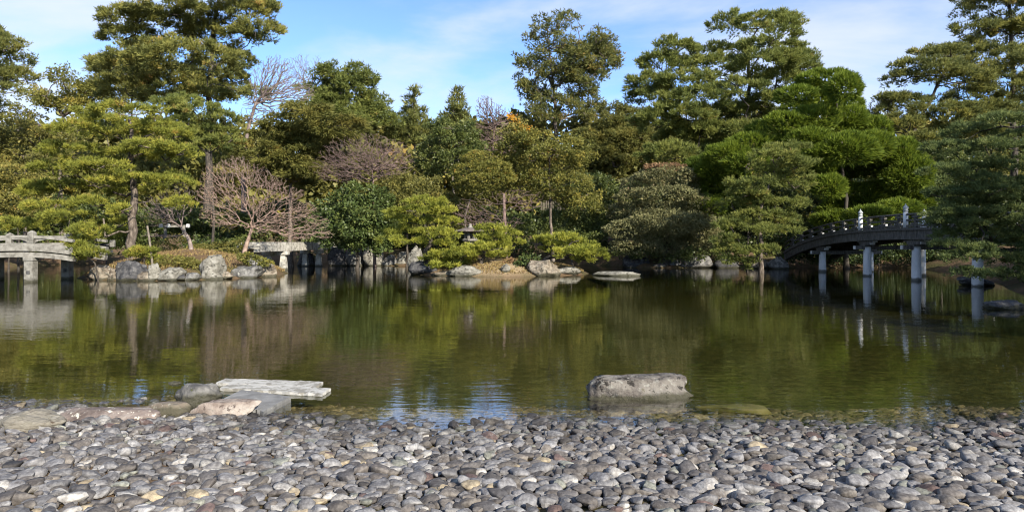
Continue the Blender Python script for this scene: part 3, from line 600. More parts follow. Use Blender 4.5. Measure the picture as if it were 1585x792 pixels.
def tree(name, label, Y, trunk, blobs, st, mat, bark='bark', tw_=14, dens=1.0, tone=.45, group=None, cat='tree', pads=None, spread=.35, branches=True, base_z=None, ntop=.25, depth=.85, seed=None, limb_px=1.3, extra=None, leaf_s=None, grow=1.1):
    """trunk: [(px,py)...] bottom to top; blobs: (px,py,rx,ry) foliage masses in photo px at distance Y"""
    global rng
    rng = np.random.default_rng(seed if seed is not None else abs(hash_(label)) % 10 ** 6)
    s = Y / F; b0 = P(trunk[0][0], trunk[0][1], Y); gz = float(ground_h(b0[0], b0[1])) if base_z is None else base_z
    root = empty(name, (b0[0], b0[1], gz)); tag(root, label, cat, group)
    line = [P(px, py, Y) for px, py in trunk]; line[0][2] = max(line[0][2], gz + .05)
    line = [np.array([line[0][0], Y, gz - .25])] + line
    line = smooth_line(line, 14); line[2:-1] += rng.normal(size=(11, 3)) * tw_ * s * .12
    trunk_part(root, line, tw_ * s * .5, tw_ * s * .5 * ntop, bark)
    bl = np.array([b[:4] for b in blobs], float); xs = bl[:, 0]; span = (xs.max() - xs.min() + 2 * bl[:, 2].mean()) * s
    cen_x = (xs.max() + xs.min()) / 2; cs, rs = [], []
    for i, (px, py, rx, ry) in enumerate(bl):
        edge_ = 1 - min(1, abs(px - cen_x) / (span / s / 2 + 1e-6)) ** 2       # masses at the rim stay near the trunk plane
        dy = (rng.uniform(-1, .8) * spread * span * .5) * (.35 + .65 * edge_)
        cs.append(P(px, py, Y + dy)); rs.append(np.array([rx, max(rx * depth, ry), ry]) * (Y + dy) / F)
    cs, rs = np.array(cs), np.array(rs) * (np.array([grow, grow, .9 if st == 'pine' else 1.12]) if st in ('pine', 'black') else grow)
    if branches:
        tg = [cs - rs * np.array([0, 0, .45])]
        for k in range(2 if len(cs) < 60 else 1): tg.append(cs + rs * rng.uniform(-.55, .75, size=(len(cs), 3)) * np.array([1, 1, .5]))
        nodes, par = dendrite(line, np.vstack(tg), max(.35, 14 * s), .22)
        parts, _ = skeleton_parts(nodes, par, len(line), limb_px * s * .5, .5, 5, tw_ * s * .32)
        big = sorted(parts.items(), key=lambda kv: -len(kv[1][0]))
        for lid, (V, T) in big: link('branch', npmesh('branch', V, T, smooth=True), M[bark], root)
    pads = (st in ('pine', 'black', 'juniper') and len(cs) <= 70) if pads is None else pads
    acc = []
    for c, r in zip(cs, rs):
        g = pad(c, r, leaf_s or s, st, dens, tone)
        if pads: link('foliage_pad', npmesh('foliage_pad', g[0], g[1], g[2]), M[mat], root)
        else: acc.append(g)
    if acc:
        o_ = np.cumsum([0] + [len(g[0]) for g in acc])
        link('crown', npmesh('crown', np.vstack([g[0] for g in acc]), np.vstack([g[1] + o_[i] for i, g in enumerate(acc)]), np.concatenate([g[2] for g in acc])), M[mat], root)
    for (emat, ebl, est, ename) in (extra or []):
        for (px, py, rx, ry) in ebl:
            g = pad(P(px, py, Y - 1.0), np.array([rx, rx * .8, ry]) * s, s, est, 1.0, .5); link(ename, npmesh(ename, g[0], g[1], g[2]), M[emat], root)['kind'] = 'stuff'
    return root
def hash_(t):
    h = 7
    for ch in t: h = (h * 131 + ord(ch)) % 1000003
    return h
def fill(ell, n, r, seed, squash=.6, minr=.7):
    """n masses of radius r spread through a list of ellipses (px)"""
    g = np.random.default_rng(seed); out = []; A = np.array([e[2] * e[3] for e in ell], float); A /= A.sum()
    for _ in range(n):
        e = ell[g.choice(len(ell), p=A)]; a = g.uniform(0, 2 * math.pi); q = math.sqrt(g.random())
        k = g.uniform(minr, 1.3); out.append((e[0] + q * e[2] * math.cos(a), e[1] + q * e[3] * math.sin(a), r * k, r * k * squash))
    return out
def bare_tree(name, label, Y, trunk, ell, n, mat, tw_=10, tip=.55, expo=.42, seed=1, group=None, zpen=.4, step=9, depth=.8, jit=.12, wp=.55, sides=3, cat='tree'):
    global rng
    rng = np.random.default_rng(seed); s = Y / F; b0 = P(trunk[0][0], trunk[0][1], Y); gz = float(ground_h(b0[0], b0[1]))
    root = empty(name, (b0[0], b0[1], gz)); tag(root, label, cat, group)
    line = [P(px, py, Y) for px, py in trunk]; line[0][2] = max(line[0][2], gz + .05); line = smooth_line([np.array([line[0][0], Y, gz - .25])] + line, 10)
    trunk_part(root, line, tw_ * s * .5, tw_ * s * .18, mat, 8)
    A = np.array([e[2] * e[3] for e in ell], float); A /= A.sum(); T = []
    for _ in range(n):
        e = ell[rng.choice(len(ell), p=A)]; u = nrm(rng.normal(size=3)) * rng.random() ** .38
        T.append(P(e[0], e[1], Y) + u * np.array([e[2], e[2] * depth, e[3]]) * s)
    nodes, par = dendrite(line, np.array(T), step * s, jit, zpen, -.04, wp)
    parts, _ = skeleton_parts(nodes, par, len(line), tip * s * .5, expo, sides, tw_ * s * .4)
    for lid, (V, Tq_) in parts.items(): link('branch', npmesh('branch', V, Tq_, smooth=True), M[mat], root)
    return root
def shrub(name, label, Y, blobs, st, mat, dens=1.0, tone=.45, group='shrubs and low plants by the pond', cat='shrub', base=None):
    px = np.mean([b[0] for b in blobs]); py = max(b[1] + b[3] for b in blobs)
    return tree(name, label, Y, [(px, py), (px, np.mean([b[1] for b in blobs]))], blobs, st, mat, bark='bark_dark', tw_=4, dens=dens, tone=tone, group=group, cat=cat, branches=False, pads=False, spread=.25)
# ------------------------------------------------------------------ wooden arched bridge (right)
def deck_z(y): t = y - 31.2; return 2.34 - .0036 * t * t - .000021 * t ** 4
br = empty('wooden_bridge', (18.0, 31.0, 0)); tag(br, 'arched weathered timber bridge on pale round piers at the right', 'bridge')
ys = np.linspace(20.5, 44.5, 40); X0, X1 = 17.75, 21.0
for xx in (X0, X1):
    sweep('girder', [(xx + (.12 if xx == X0 else -.12), y, deck_z(y) - .30) for y in ys], rect(.24, .42), M['timber'], br)
    sweep('deck_edge', [(xx, y, deck_z(y) - .035) for y in ys], rect(.16, .11), M['timber'], br)
    sweep('rail', [(xx + .06, y, deck_z(y) + .62) for y in ys], circ(.045, 8), M['timber'], br, smooth=True)
    sweep('rail', [(xx + .06, y, deck_z(y) + .36) for y in ys], rect(.07, .07), M['timber'], br)
    sweep('rail', [(xx + .06, y, deck_z(y) + .10) for y in ys], rect(.09, .09), M['timber'], br)
for k in range(80):
    y = 20.6 + k * .3; box('deck_plank', ((X0 + X1) / 2, y, deck_z(y) - .06), (X1 - X0 - .17, .285, .06), M['timber'], br, rx=math.atan(-.0072 * (y - 31.2)))
piers = [26.4, 30.4, 34.6, 39.6]
def giboshi(x, y, z0):
    p = lathe('rail_post', [(.105, 0), (.105, .72), (.085, .72), (.085, .78)], (x, y, z0), M['pier_paint'], br, 12)
    lathe('finial', [(.10, .0), (.115, .03), (.10, .07), (.07, .09), (.115, .14), (.12, .19), (.075, .25), (.03, .30), (.008, .37)], (x, y, z0 + .77), M['bronze'], p, 12).location = (0, 0, 0)
    return p
for y in piers:
    for xx in (X0 + .25, X1 - .25):
        z1 = deck_z(y) - .51
        col = lathe('pier', [(.215, -.8), (.205, 0), (.185, z1 - .62), (.185, z1 - .30)], (xx, y, 0), M['pier_paint'], br, 18)
        bm = bmesh.new()
        add_box(bm, (xx, y, z1 - .26), (.46, .46, .10)); add_box(bm, (xx, y, z1 - .15), (.34, .95, .12)); add_box(bm, (xx, y, z1 - .045), (.30, 1.45, .09))
        bmobj('bracket', bm, M['timber'], br)
        for sy in (-1, 1):
            box('bracket_end', (xx, y + sy * .50, z1 - .15), (.25, .05, .10), M['white_cap'], br); box('bracket_end', (xx, y + sy * .75, z1 - .045), (.22, .05, .075), M['white_cap'], br)
    box('cross_beam', ((X0 + X1) / 2, y, deck_z(y) - .86), (X1 - X0 + .75, .17, .20), M['timber'], br)
    for xx in (X0 - .40, X1 + .40): box('beam_end', (xx, y, deck_z(y) - .86), (.06, .15, .17), M['white_cap'], br)
for y in (30.9, 34.9):
    for xx in (X0 + .06, X1 + .06): giboshi(xx, y, deck_z(y) - .02)
k = 0
for y in np.arange(22.2, 44, 1.32):
    if min(abs(y - 30.9), abs(y - 34.9)) < .3: continue
    for xx in (X0 + .06, X1 + .06):
        bm = bmesh.new(); add_box(bm, (xx, y, deck_z(y) + .30), (.11, .13, .58)); add_box(bm, (xx, y, deck_z(y) + .50), (.13, .42, .09)); add_box(bm, (xx, y, deck_z(y) + .19), (.13, .50, .10)); bmobj('baluster', bm, M['timber'], br)
        for sy in (-1, 1): box('rail_cap', (xx, y + sy * .27, deck_z(y) + .19), (.10, .05, .085), M['white_cap'], br)
    k += 1

# ------------------------------------------------------------------ white stone bridge (left)
lb = empty('stone_bridge', (-21.0, 29.6, 0)); tag(lb, 'pale weathered stone bridge with carved parapet at the left', 'bridge')
def lx(px): return (px - 792.5) / F * 29.2
def lz(px): return -.30 * ((px - 36) / 74.0) ** 2 * (.62 if px > 36 else .25)
pxs = np.linspace(-170, 110, 34)
for k, yo in ((0, 29.2), (1, 31.6)):
    line = lambda z: [(lx(p), yo + .12 * (lx(p) + 20.4), z + lz(p)) for p in pxs]
    sweep('fascia', line(1.475), rect(.26, .27), M['stone_bridge'], lb)
    sweep('beam', [(a, b + .07 * (1 - 2 * k), c) for a, b, c in line(1.175)], rect(.30, .21), M['stone_bridge'], lb)
    sweep('plinth', line(1.645), rect(.18, .065), M['stone_bridge'], lb)
    sweep('rail', line(1.945), rect(.20, .115), M['stone_bridge'], lb)
    for pc in (-134, -40, 50):
        x = lx(pc); yy = yo + .12 * (x + 20.4); z = lz(pc)
        po = box('parapet_post', (x, yy - .003, 1.88 + z), (.25, .25, .42), M['stone_bridge'], lb, bevel=.012)
        lathe('post_cap', [(.17, 0), (.17, .03), (.10, .09), (.01, .13)], (x, yy, 2.088 + z), M['stone_bridge'], po, 4, rz=math.pi / 4).location = (0, 0, 0)
        for sgn in ((-1, 1) if k == 0 else ()):     # curved solid wing beside each post
            bm = bmesh.new(); Lw = .62; prof = []
            for t in np.linspace(0, 1, 9): prof.append((sgn * (.13 + Lw * t), 1.675 + .215 * (t ** .55)))
            prof += [(sgn * (.13 + Lw), 1.89), (sgn * .13, 1.89)]
            f_, b_ = [], []
            for (u, zz_) in prof:
                zl = z + (lz(pc + u / 29.2 * F) - z); f_.append(bm.verts.new((x + u, yy + .12 * u - .05, zz_ + zl))); b_.append(bm.verts.new((x + u, yy + .12 * u + .05, zz_ + zl)))
            bm.faces.new(f_); bm.faces.new(b_[::-1])
            for i in range(len(f_)): bm.faces.new((f_[i], f_[(i + 1) % len(f_)], b_[(i + 1) % len(f_)], b_[i]))
            bmesh.ops.recalc_face_normals(bm, faces=bm.faces); bmobj('parapet_panel', bm, M['stone_bridge'], lb)
    for pc in (47, -60):
        x = lx(pc); yy = yo + .12 * (x + 20.4) + .05
        bm = bmesh.new(); vs_ = add_box(bm, (x, yy, .20), (.37, .37, 1.75)); bmobj('pier', bm, M['stone_bridge'], lb, bevel=.02)
        box('pier_head', (x, yy, .985), (.42, .42, .165), M['stone_bridge'], lb, bevel=.015)
        box('pier_socket', (x + .02, yy - .19, .42), (.13, .05, .15), M['rock_dark'], lb)
for p in np.arange(-160, 108, 16):
    x = lx(p); box('deck_slab', (x, 30.4 + .12 * (x + 20.4), 1.45 + lz(p)), (.425, 2.1, .14), M['stone_bridge'], lb)

# ------------------------------------------------------------------ stone slab bridge (middle)
mb = empty('stone_slab_bridge', (-14.0, 45.0, 0)); tag(mb, 'low stone slab bridge behind the bare cherry tree', 'bridge')
for xx in (-15.0, -14.05):
    sweep('beam', [(xx + .045 * (y - 42), y, 1.34) for y in np.linspace(38.0, 52.5, 8)], rect(.30, .34), M['stone_pale'], mb)
    sweep('curb', [(xx + .045 * (y - 42), y, 1.62) for y in np.linspace(38.2, 52.3, 8)], rect(.22, .20), M['stone_pale'], mb)
for y in np.arange(38.4, 52.4, .8): box('deck_slab', (-14.52 + .045 * (y - 42), y, 1.42), (.63, .78, .14), M['stone_pale'], mb)
for y in (42.0, 48.6):
    for xx in (-15.0, -14.05):
        xc = xx + .045 * (y - 42); lathe('pier', [(.34, -.7), (.30, 0), (.20, .92)], (xc, y, 0), M['stone_pale'], mb, 4, rz=math.pi / 4)
        box('pier_head', (xc, y, 1.04), (.62, .50, .24), M['stone_pale'], mb, bevel=.03)

# ------------------------------------------------------------------ stone lantern on the small island
lc = P(728, 360, 38.5); ln = empty('stone_lantern', (lc[0], lc[1], .85)); tag(ln, 'squat stone lantern with a wide roof behind the low pines', 'lantern'); z0 = 2.15
rf = lathe('roof', [(.80, .0), (.90, .05), (.86, .10), (.50, .19), (.22, .24)], (lc[0], lc[1], z0 + .12), M['lantern_roof'], ln, 6, rz=.3, smooth=False)
lathe('finial', [(.15, 0), (.17, .05), (.08, .09), (.11, .14), (.08, .19), (.01, .26)], (lc[0], lc[1], z0 + .36), M['lantern'], rf, 10).location = (0, 0, 0)
for i in range(6):
    a = .3 + i * math.pi / 3; box('chamber_post', (lc[0] + .30 * math.cos(a), lc[1] + .30 * math.sin(a), z0 - .06), (.12, .12, .38), M['lantern'], ln, rz=a)
lathe('platform', [(.22, 0), (.44, .06), (.46, .15), (.40, .17)], (lc[0], lc[1], z0 - .42), M['lantern'], ln, 6, rz=.3, smooth=False)
lathe('post', [(.20, 0), (.17, .3), (.19, .9)], (lc[0], lc[1], z0 - 1.31), M['lantern'], ln, 10)

# ------------------------------------------------------------------ props, pale beam, stone step, garden fence
def pole(name, label, a, b, r, mat, cat='prop', group=None):
    V, T = tube(smooth_line([a, (np.array(a) + np.array(b)) / 2 + .02, b], 6), np.linspace(r, r * .85, 6), 8, .05)
    me = npmesh(name, V - np.array(a), T, smooth=True); o = link(name, me, M[mat]); o.location = a; return tag(o, label, cat, group)
pole('prop_pole', 'upright wooden prop standing in the water under the right pine', P(1157, 422, 38.6), P(1158, 350, 38.9), .045, 'bark_dark', group='pine props')
pole('prop_pole', 'slanted wooden prop leaning right under the right pine', P(1182, 420, 38.6), P(1166, 345, 38.9), .04, 'bark_dark', group='pine props')
pole('prop_pole', 'thin pale pole leaning beside the low shrub on the left island', P(236, 412, 31.5), P(228, 350, 32.0), .055, 'bark_pale', group='pine props')
pole('prop_pole', 'thin curved pale stem beside the stone bridge end', P(163, 372, 33.0), P(160, 338, 33.0), .05, 'bark_pale', group='pine props')
pb = empty('rail_beam', P(268, 352, 39.0)); tag(pb, 'pale horizontal rail with white ends behind the small bare tree', 'rail')
c0 = P(268, 350, 39.0); box('beam', c0, (1.45, .14, .13), M['stone_bridge'], pb)
for px in (249, 261, 291): box('beam_end', P(px, 349.5, 38.88), (.20, .16, .22), M['white_cap'], pb, bevel=.04)
for px in (256, 285):
    q = P(px, 362, 39.0); box('post', (q[0], q[1], q[2]), (.13, .13, .75), M['stone_bridge'], pb)
sb = empty('stone_parapet', P(160, 385, 32.5)); tag(sb, 'pale parapet end stones beside the tall pine trunk', 'parapet')
box('rail', P(158, 378, 32.4), (.75, .16, .09), M['rock_dark'], sb); q = P(174, 377, 32.3); box('end_post', q, (.20, .20, .34), M['stone_bridge'], sb, bevel=.03)
box('plinth', P(160, 389, 32.4), (.8, .22, .12), M['rock_dark'], sb); box('panel', P(160, 382.5, 32.45), (.5, .08, .26), M['rock_dark'], sb)
gf = empty('picket_fence', P(865, 320, 54)); tag(gf, 'grey garden fence of thin pickets in the dark behind the shrubs', 'fence')
for i in range(16): q = P(838 + i * 2.7, 318, 54); box('picket', q, (.07, .05, .75), M['bamboo'], gf)
for dz in (-3, 5): q = P(858, 318 + dz, 54.05); box('rail', q, (2.25, .04, .06), M['bamboo'], gf)

# ------------------------------------------------------------------ trees: pruned pines of the near islands
tree('pruned_pine', 'broad yellow-green pruned pine on the left island with layered pads', 33.5, [(207, 384), (205, 345), (208, 300), (198, 262), (208, 215), (200, 185)],
     [(191,174,60,11),(232,170,26,8),(164,191,50,13),(239,201,50,14),(268,208,28,12),(191,211,40,13),(118,200,36,14),(113,235,46,15),(205,239,40,12),(225,225,36,9),(160,256,36,10),(273,235,30,14),(82,263,32,16),(148,259,32,12),(256,242,40,16),(230,281,60,13),(272,282,30,16),(154,286,34,12),(92,292,42,14),(56,295,26,16),(197,299,30,12),(184,325,22,8),(279,318,22,14),(141,315,26,11),(79,322,38,12),(108,335,36,11),(177,348,20,11),(75,345,30,12),(141,358,28,12),(128,371,25,9),(112,387,18,11)],
     'pine', 'pine_y', tw_=17, dens=1.15, spread=.5, group='pruned pines by the water', tone=.5)
tree('pruned_pine', 'bright yellow-green cloud pine at the left of the small island', 36.0, [(660, 408), (660, 395), (668, 372), (655, 345), (655, 325)],
     [(655,314,34,8),(640,328,40,9),(680,328,24,9),(618,342,26,9),(655,345,38,10),(690,345,18,10),(622,360,30,10),(672,362,34,10),(612,375,22,8),(645,376,20,7),(690,378,18,8),(685,395,22,8),(700,410,38,8),(668,402,16,7)],
     'pine', 'pine_b', bark='bark_dark', tw_=14, dens=1.2, spread=.4, group='pruned pines by the water', tone=.5)
tree('pruned_pine', 'low mounded bright pine spreading in front of the stone lantern', 35.6, [(745, 402), (748, 392), (760, 375)],
     [(768,356,26,8),(785,362,18,7),(764,368,24,8),(785,377,24,9),(722,386,22,8),(755,384,32,9),(730,394,34,9),(710,402,28,9),(770,392,24,8),(690,412,26,7),(712,396,20,8)],
     'pine', 'pine_b', bark='bark_dark', tw_=8, dens=1.25, spread=.5, group='pruned pines by the water', tone=.5)
tree('pruned_pine', 'small pine leaning out to the right over the water', 35.8, [(838, 410), (850, 398), (858, 396), (872, 402), (885, 392)],
     [(862,370,30,8),(835,375,18,7),(885,372,18,7),(870,381,28,8),(900,380,20,8),(890,390,26,8),(915,390,20,9),(925,398,14,6),(905,400,16,6),(862,390,16,6)],
     'pine', 'pine_b', bark='bark_dark', tw_=9, dens=1.25, spread=.5, group='pruned pines by the water', tone=.5)
tree('pruned_pine', 'pruned green pine on props beside the far end of the wooden bridge', 38.5, [(1178, 408), (1180, 370), (1172, 330), (1190, 285), (1205, 245)],
     [(1215,230,32,10),(1192,243,34,12),(1233,255,30,12),(1185,262,32,12),(1215,272,34,12),(1162,285,38,12),(1149,301,32,12),(1230,287,32,12),(1136,318,24,12),(1176,311,30,11),(1215,318,34,12),(1169,334,38,11),(1149,344,30,10),(1205,341,28,12),(1185,357,30,10),(1218,358,18,9),(1130,350,20,8),(1136,390,30,16),(1143,406,28,10),(1189,390,22,12),(1125,372,20,10)],
     'pine', 'pine_g', tw_=9, dens=1.1, spread=.45, group='pruned pines by the water', tone=.5)
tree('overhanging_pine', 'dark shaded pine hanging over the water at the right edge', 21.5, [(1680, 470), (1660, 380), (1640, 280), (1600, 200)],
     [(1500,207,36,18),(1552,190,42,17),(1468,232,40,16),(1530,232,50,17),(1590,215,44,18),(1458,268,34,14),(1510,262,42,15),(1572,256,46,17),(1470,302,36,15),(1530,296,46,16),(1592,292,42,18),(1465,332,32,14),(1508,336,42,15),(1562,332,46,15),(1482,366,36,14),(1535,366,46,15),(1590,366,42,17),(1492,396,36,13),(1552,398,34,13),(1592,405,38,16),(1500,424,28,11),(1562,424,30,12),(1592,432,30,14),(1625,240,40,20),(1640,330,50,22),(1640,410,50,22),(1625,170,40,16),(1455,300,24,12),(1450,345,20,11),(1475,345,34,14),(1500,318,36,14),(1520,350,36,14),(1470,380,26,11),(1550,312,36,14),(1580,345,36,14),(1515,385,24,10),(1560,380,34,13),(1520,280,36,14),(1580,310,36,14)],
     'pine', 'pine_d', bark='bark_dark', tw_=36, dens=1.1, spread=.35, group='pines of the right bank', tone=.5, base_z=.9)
# tall pines
tree('tall_pine', 'very tall spreading pine rising out of the picture at the left', 70, [(322, 330), (325, 200), (324, 110), (332, 30), (345, -60)],
     [(345,-10,80,24),(262,14,50,16),(212,31,48,16),(191,56,32,12),(273,40,62,20),(341,58,56,16),(374,20,50,14),(405,14,24,12),(395,50,40,14),(290,92,78,22),(212,102,62,18),(170,105,26,11),(331,113,48,18),(259,123,50,22),(290,150,60,20),(320,147,44,20),(399,146,24,12),(362,92,30,14),(230,75,45,14),(300,-35,70,20),(390,-40,50,18),(200,140,40,18),(360,125,26,10)],
     'black', 'pine_blk', bark='bark_dark', tw_=14, dens=1.2, grow=1.15, spread=.55, group='tall pines against the sky', tone=.5)
tree('tall_pine', 'dark pine branches reaching in at the left edge of the sky', 46, [(-70, 330), (-62, 200), (-50, 60)],
     [(4,72,26,16),(18,92,30,12),(28,120,26,13),(2,118,34,16),(8,140,26,10),(-30,70,40,24),(-30,120,44,22),(-40,160,40,18),(-8,52,18,10)], 'black', 'pine_blk', tw_=16, spread=.5, group='tall pines against the sky', tone=.4)
tree('tall_pine', 'big flat-topped pine with a separate high crown pad, right of centre', 57, [(1150, 300), (1155, 190), (1158, 120), (1164, 60)],
     [(1145,38,44,12),(1185,37,40,12),(1212,46,22,14),(1189,73,42,9),(1114,82,46,10),(1049,74,30,12),(1025,100,32,18),(1103,103,46,14),(1182,100,50,18),(1240,103,24,16),(1001,130,26,14),(1062,127,40,16),(1141,134,36,10),(1209,127,36,20),(1018,151,38,15),(1080,154,52,16),(1141,176,50,14),(1052,178,46,18),(1189,158,30,16),(1161,176,40,14),(1093,206,46,16),(1141,206,40,14),(1052,212,36,18),(1035,240,40,15),(1225,92,30,14),(1098,235,44,18),(1020,190,36,16)],
     'black', 'pine_g', bark='bark_dark', tw_=14, dens=1.5, grow=1.2, spread=.55, group='tall pines against the sky', tone=.5)
tree('tall_pine', 'leaning dark pine with slanted trunk against the sky at the right', 49, [(1392, 300), (1402, 225), (1415, 200), (1440, 150), (1462, 110)],
     [(1440,87,30,11),(1472,82,28,11),(1420,106,36,12),(1462,112,40,14),(1492,122,36,14),(1395,122,26,10),(1375,156,26,11),(1402,162,34,13),(1432,168,24,11),(1362,172,14,9),(1390,190,32,11),(1482,180,36,20),(1512,205,36,20),(1460,205,34,14),(1430,215,24,12),(1375,200,20,10)],
     'black', 'pine_blk', bark='bark_dark', tw_=13, dens=1.25, grow=1.15, spread=.5, group='tall pines against the sky', tone=.42)
tree('tall_pine', 'tall dense pine filling the upper right corner', 52, [(1572, 330), (1568, 200), (1566, 80), (1560, -40)],
     [(1548,14,56,18),(1512,45,34,14),(1562,54,50,16),(1500,74,26,12),(1540,92,50,16),(1584,100,40,18),(1508,117,38,14),(1560,136,50,16),(1502,150,40,15),(1572,166,42,15),(1610,40,44,20),(1615,130,40,20),(1530,-20,54,18),(1590,-25,50,18),(1525,175,40,15),(1480,100,18,8)],
     'black', 'pine_blk', bark='bark_dark', tw_=14, dens=1.2, grow=1.15, spread=.5, group='tall pines against the sky', tone=.42)
tree('middle_pine', 'round green pine behind the broad pruned one', 46, [(330, 340), (328, 260), (322, 200)],
     [(285,158,28,12),(310,172,36,12),(345,185,28,12),(290,190,36,14),(330,204,38,14),(300,215,38,14),(350,218,26,14),(325,232,36,12),(275,178,26,12),(262,160,24,10)], 'pine', 'pine_g', bark='bark_dark', tw_=6, dens=1.1, group='trees behind the pond', tone=.5)

# juniper
tree('cloud_juniper', 'huge clipped juniper with bulging green clouds behind the wooden bridge', 44.5, [(1310, 350), (1305, 250), (1295, 160)],
     [(1279,128,44,17),(1306,138,24,22),(1255,147,34,20),(1310,164,24,16),(1276,160,28,15),(1232,150,32,14),(1262,184,36,18),(1313,184,28,18),(1236,174,28,15),(1290,205,40,18),(1334,196,22,14),(1354,202,24,20),(1255,218,36,17),(1218,192,36,16),(1310,232,46,24),(1348,226,32,20),(1388,240,38,24),(1365,258,42,20),(1410,262,32,20),(1330,304,52,20),(1316,322,48,13),(1402,276,38,18),(1414,292,28,20),(1385,252,38,18),(1323,252,42,22),(1272,240,32,17),(1282,290,24,18),(1189,206,32,16),(1161,224,36,16),(1209,228,32,15),(1127,240,36,16),(1155,254,36,15),(1103,263,26,14),(1110,290,30,18),(1098,320,24,15),(1240,262,36,18),(1370,312,34,18),(1285,268,34,18),(1298,340,40,13),(1345,334,38,13),(1390,325,34,14),(1425,312,24,14)],
     'juniper', 'juniper', bark='bark_dark', tw_=9, dens=1.0, spread=.5, group='clipped evergreens', tone=.5, branches=False, depth=.8, grow=1.0)
tree('clipped_tree', 'grey-green clipped dome with reddish top on the far shore', 46, [(1030, 395), (1030, 320)],
     [(1030,272,44,14),(1000,285,38,14),(1062,288,36,16),(985,305,30,14),(1030,302,48,14),(1075,315,30,14),(975,328,34,14),(1025,330,52,15),(1085,338,26,13),(970,355,32,14),(1020,360,50,16),(1080,362,34,14),(985,382,40,13),(1045,385,45,14),(1095,380,20,12),(1040,345,60,18)],
     'fine', 'azalea', bark='bark_dark', tw_=10, dens=1.0, spread=.3, group='clipped evergreens', tone=.45, branches=False, pads=False,
     extra=[('red_tip', [(1030, 259, 34, 5)], 'fine', 'reddish_top')])
# broadleaf and conifers of the background
tree('broadleaf_tree', 'loose olive broadleaf tree with sky showing through at the left', 74, [(95, 330), (92, 240), (98, 180)],
     fill([(105, 145, 46, 34), (50, 165, 30, 30), (135, 155, 26, 28), (20, 190, 30, 25)], 34, 15, 5), 'leaf', 'leaf_y', tw_=8, dens=.9, spread=.5, group='trees behind the pond', tone=.45)
tree('broadleaf_tree', 'dark olive tree below the loose one at the far left', 50, [(40, 330), (40, 250)],
     [(20,205,42,18),(60,212,34,16),(100,222,30,18),(35,235,40,16),(-20,220,40,24),(80,245,30,14),(5,255,40,14)], 'leaf', 'leaf_o', tw_=8, dens=.9, group='trees behind the pond', tone=.35)
tree('withered_tree', 'brownish half-withered tree left of the tallest pine', 88, [(205, 330), (205, 200), (205, 140)],
     fill([(195, 135, 50, 38)], 26, 15, 9), 'open', 'conifer_br', tw_=7, dens=1.0, group='trees behind the pond', tone=.55)
tree('round_conifer', 'grey-green round-headed conifer in the middle left', 85, [(530, 330), (528, 220), (525, 120)],
     fill([(525, 130, 48, 30), (545, 165, 50, 34), (490, 160, 34, 30), (575, 185, 30, 28)], 56, 16, 12, .55), 'open', 'pine_g', tw_=9, dens=1.15, group='trees behind the pond', tone=.4)
tree('cypress', 'spreading olive cypress with drooping layers left of centre', 49, [(450, 340), (450, 260), (455, 190)],
     [(480,172,48,12),(510,190,46,14),(440,190,44,13),(420,215,44,14),(470,212,48,14),(520,215,40,14),(400,240,40,14),(450,240,50,15),(500,240,40,14),(420,265,44,14),(470,268,44,14),(385,262,30,12),(540,200,30,14),(440,285,40,14)], 'spray', 'cypress', tw_=9, dens=1.25, group='trees behind the pond', tone=.5, spread=.5)
for (cx, top, hw, bot, lbl, Yf) in ((641, 138, 34, 215, 'left of two small pointed firs against the sky', 88), (709, 141, 32, 210, 'right of two small pointed firs against the sky', 86)):
    bl = []
    for j in range(9):
        t = j / 8; r_ = 4 + hw * t ** .8 * .62
        for k in range(1 + int(t * 3)): bl.append((cx + (k - t * 1.5) * r_ * .8, top + 4 + (bot - top) * t, r_ * .75 + 2, 7))
    tree('fir', lbl, Yf, [(cx, 330), (cx, 200), (cx, top + 4)], bl, 'fir', 'pine_blk', tw_=5, dens=1.15, group='small firs', tone=.35, spread=.4, ntop=.1)
tree('evergreen_oak', 'dense green evergreen with layered tops right of the firs', 50, [(702, 330), (700, 250)],
     [(700,195,36,11),(725,208,22,10),(680,212,26,10),(705,220,36,11),(670,232,22,12),(730,232,22,11),(695,242,38,12),(665,255,24,12),(690,262,34,12)], 'leaf', 'leaf_g', bark='bark_pale', tw_=7, dens=1.15, group='trees behind the pond', tone=.5)
tree('evergreen_oak', 'yellowish-green rounded evergreen above the stone lantern', 46, [(722, 380), (718, 330), (740, 280)],
     [(748,248,32,12),(765,262,26,12),(735,265,32,12),(755,280,36,12),(722,285,22,10),(780,275,18,9),(745,296,32,9)], 'fine', 'leaf_y', bark='bark_pale', tw_=5, dens=1.0, group='trees behind the pond', tone=.45)
tree('tall_open_conifer', 'tall see-through conifer with forked trunk standing alone in the middle', 88, [(866, 340), (862, 215), (858, 140), (850, 75), (846, 30)],
     [e for i_, e in enumerate(fill([(872, 55, 62, 32), (880, 95, 76, 30), (865, 130, 66, 34), (875, 165, 58, 26), (925, 80, 28, 30)], 210, 10, 21, .55)) if abs(e[0] - 858) > 11 or i_ % 2 == 0], 'open', 'conifer_br', bark='bark', tw_=12, ntop=.12, dens=.7, group='trees behind the pond', tone=.5, spread=.6, limb_px=1.0)
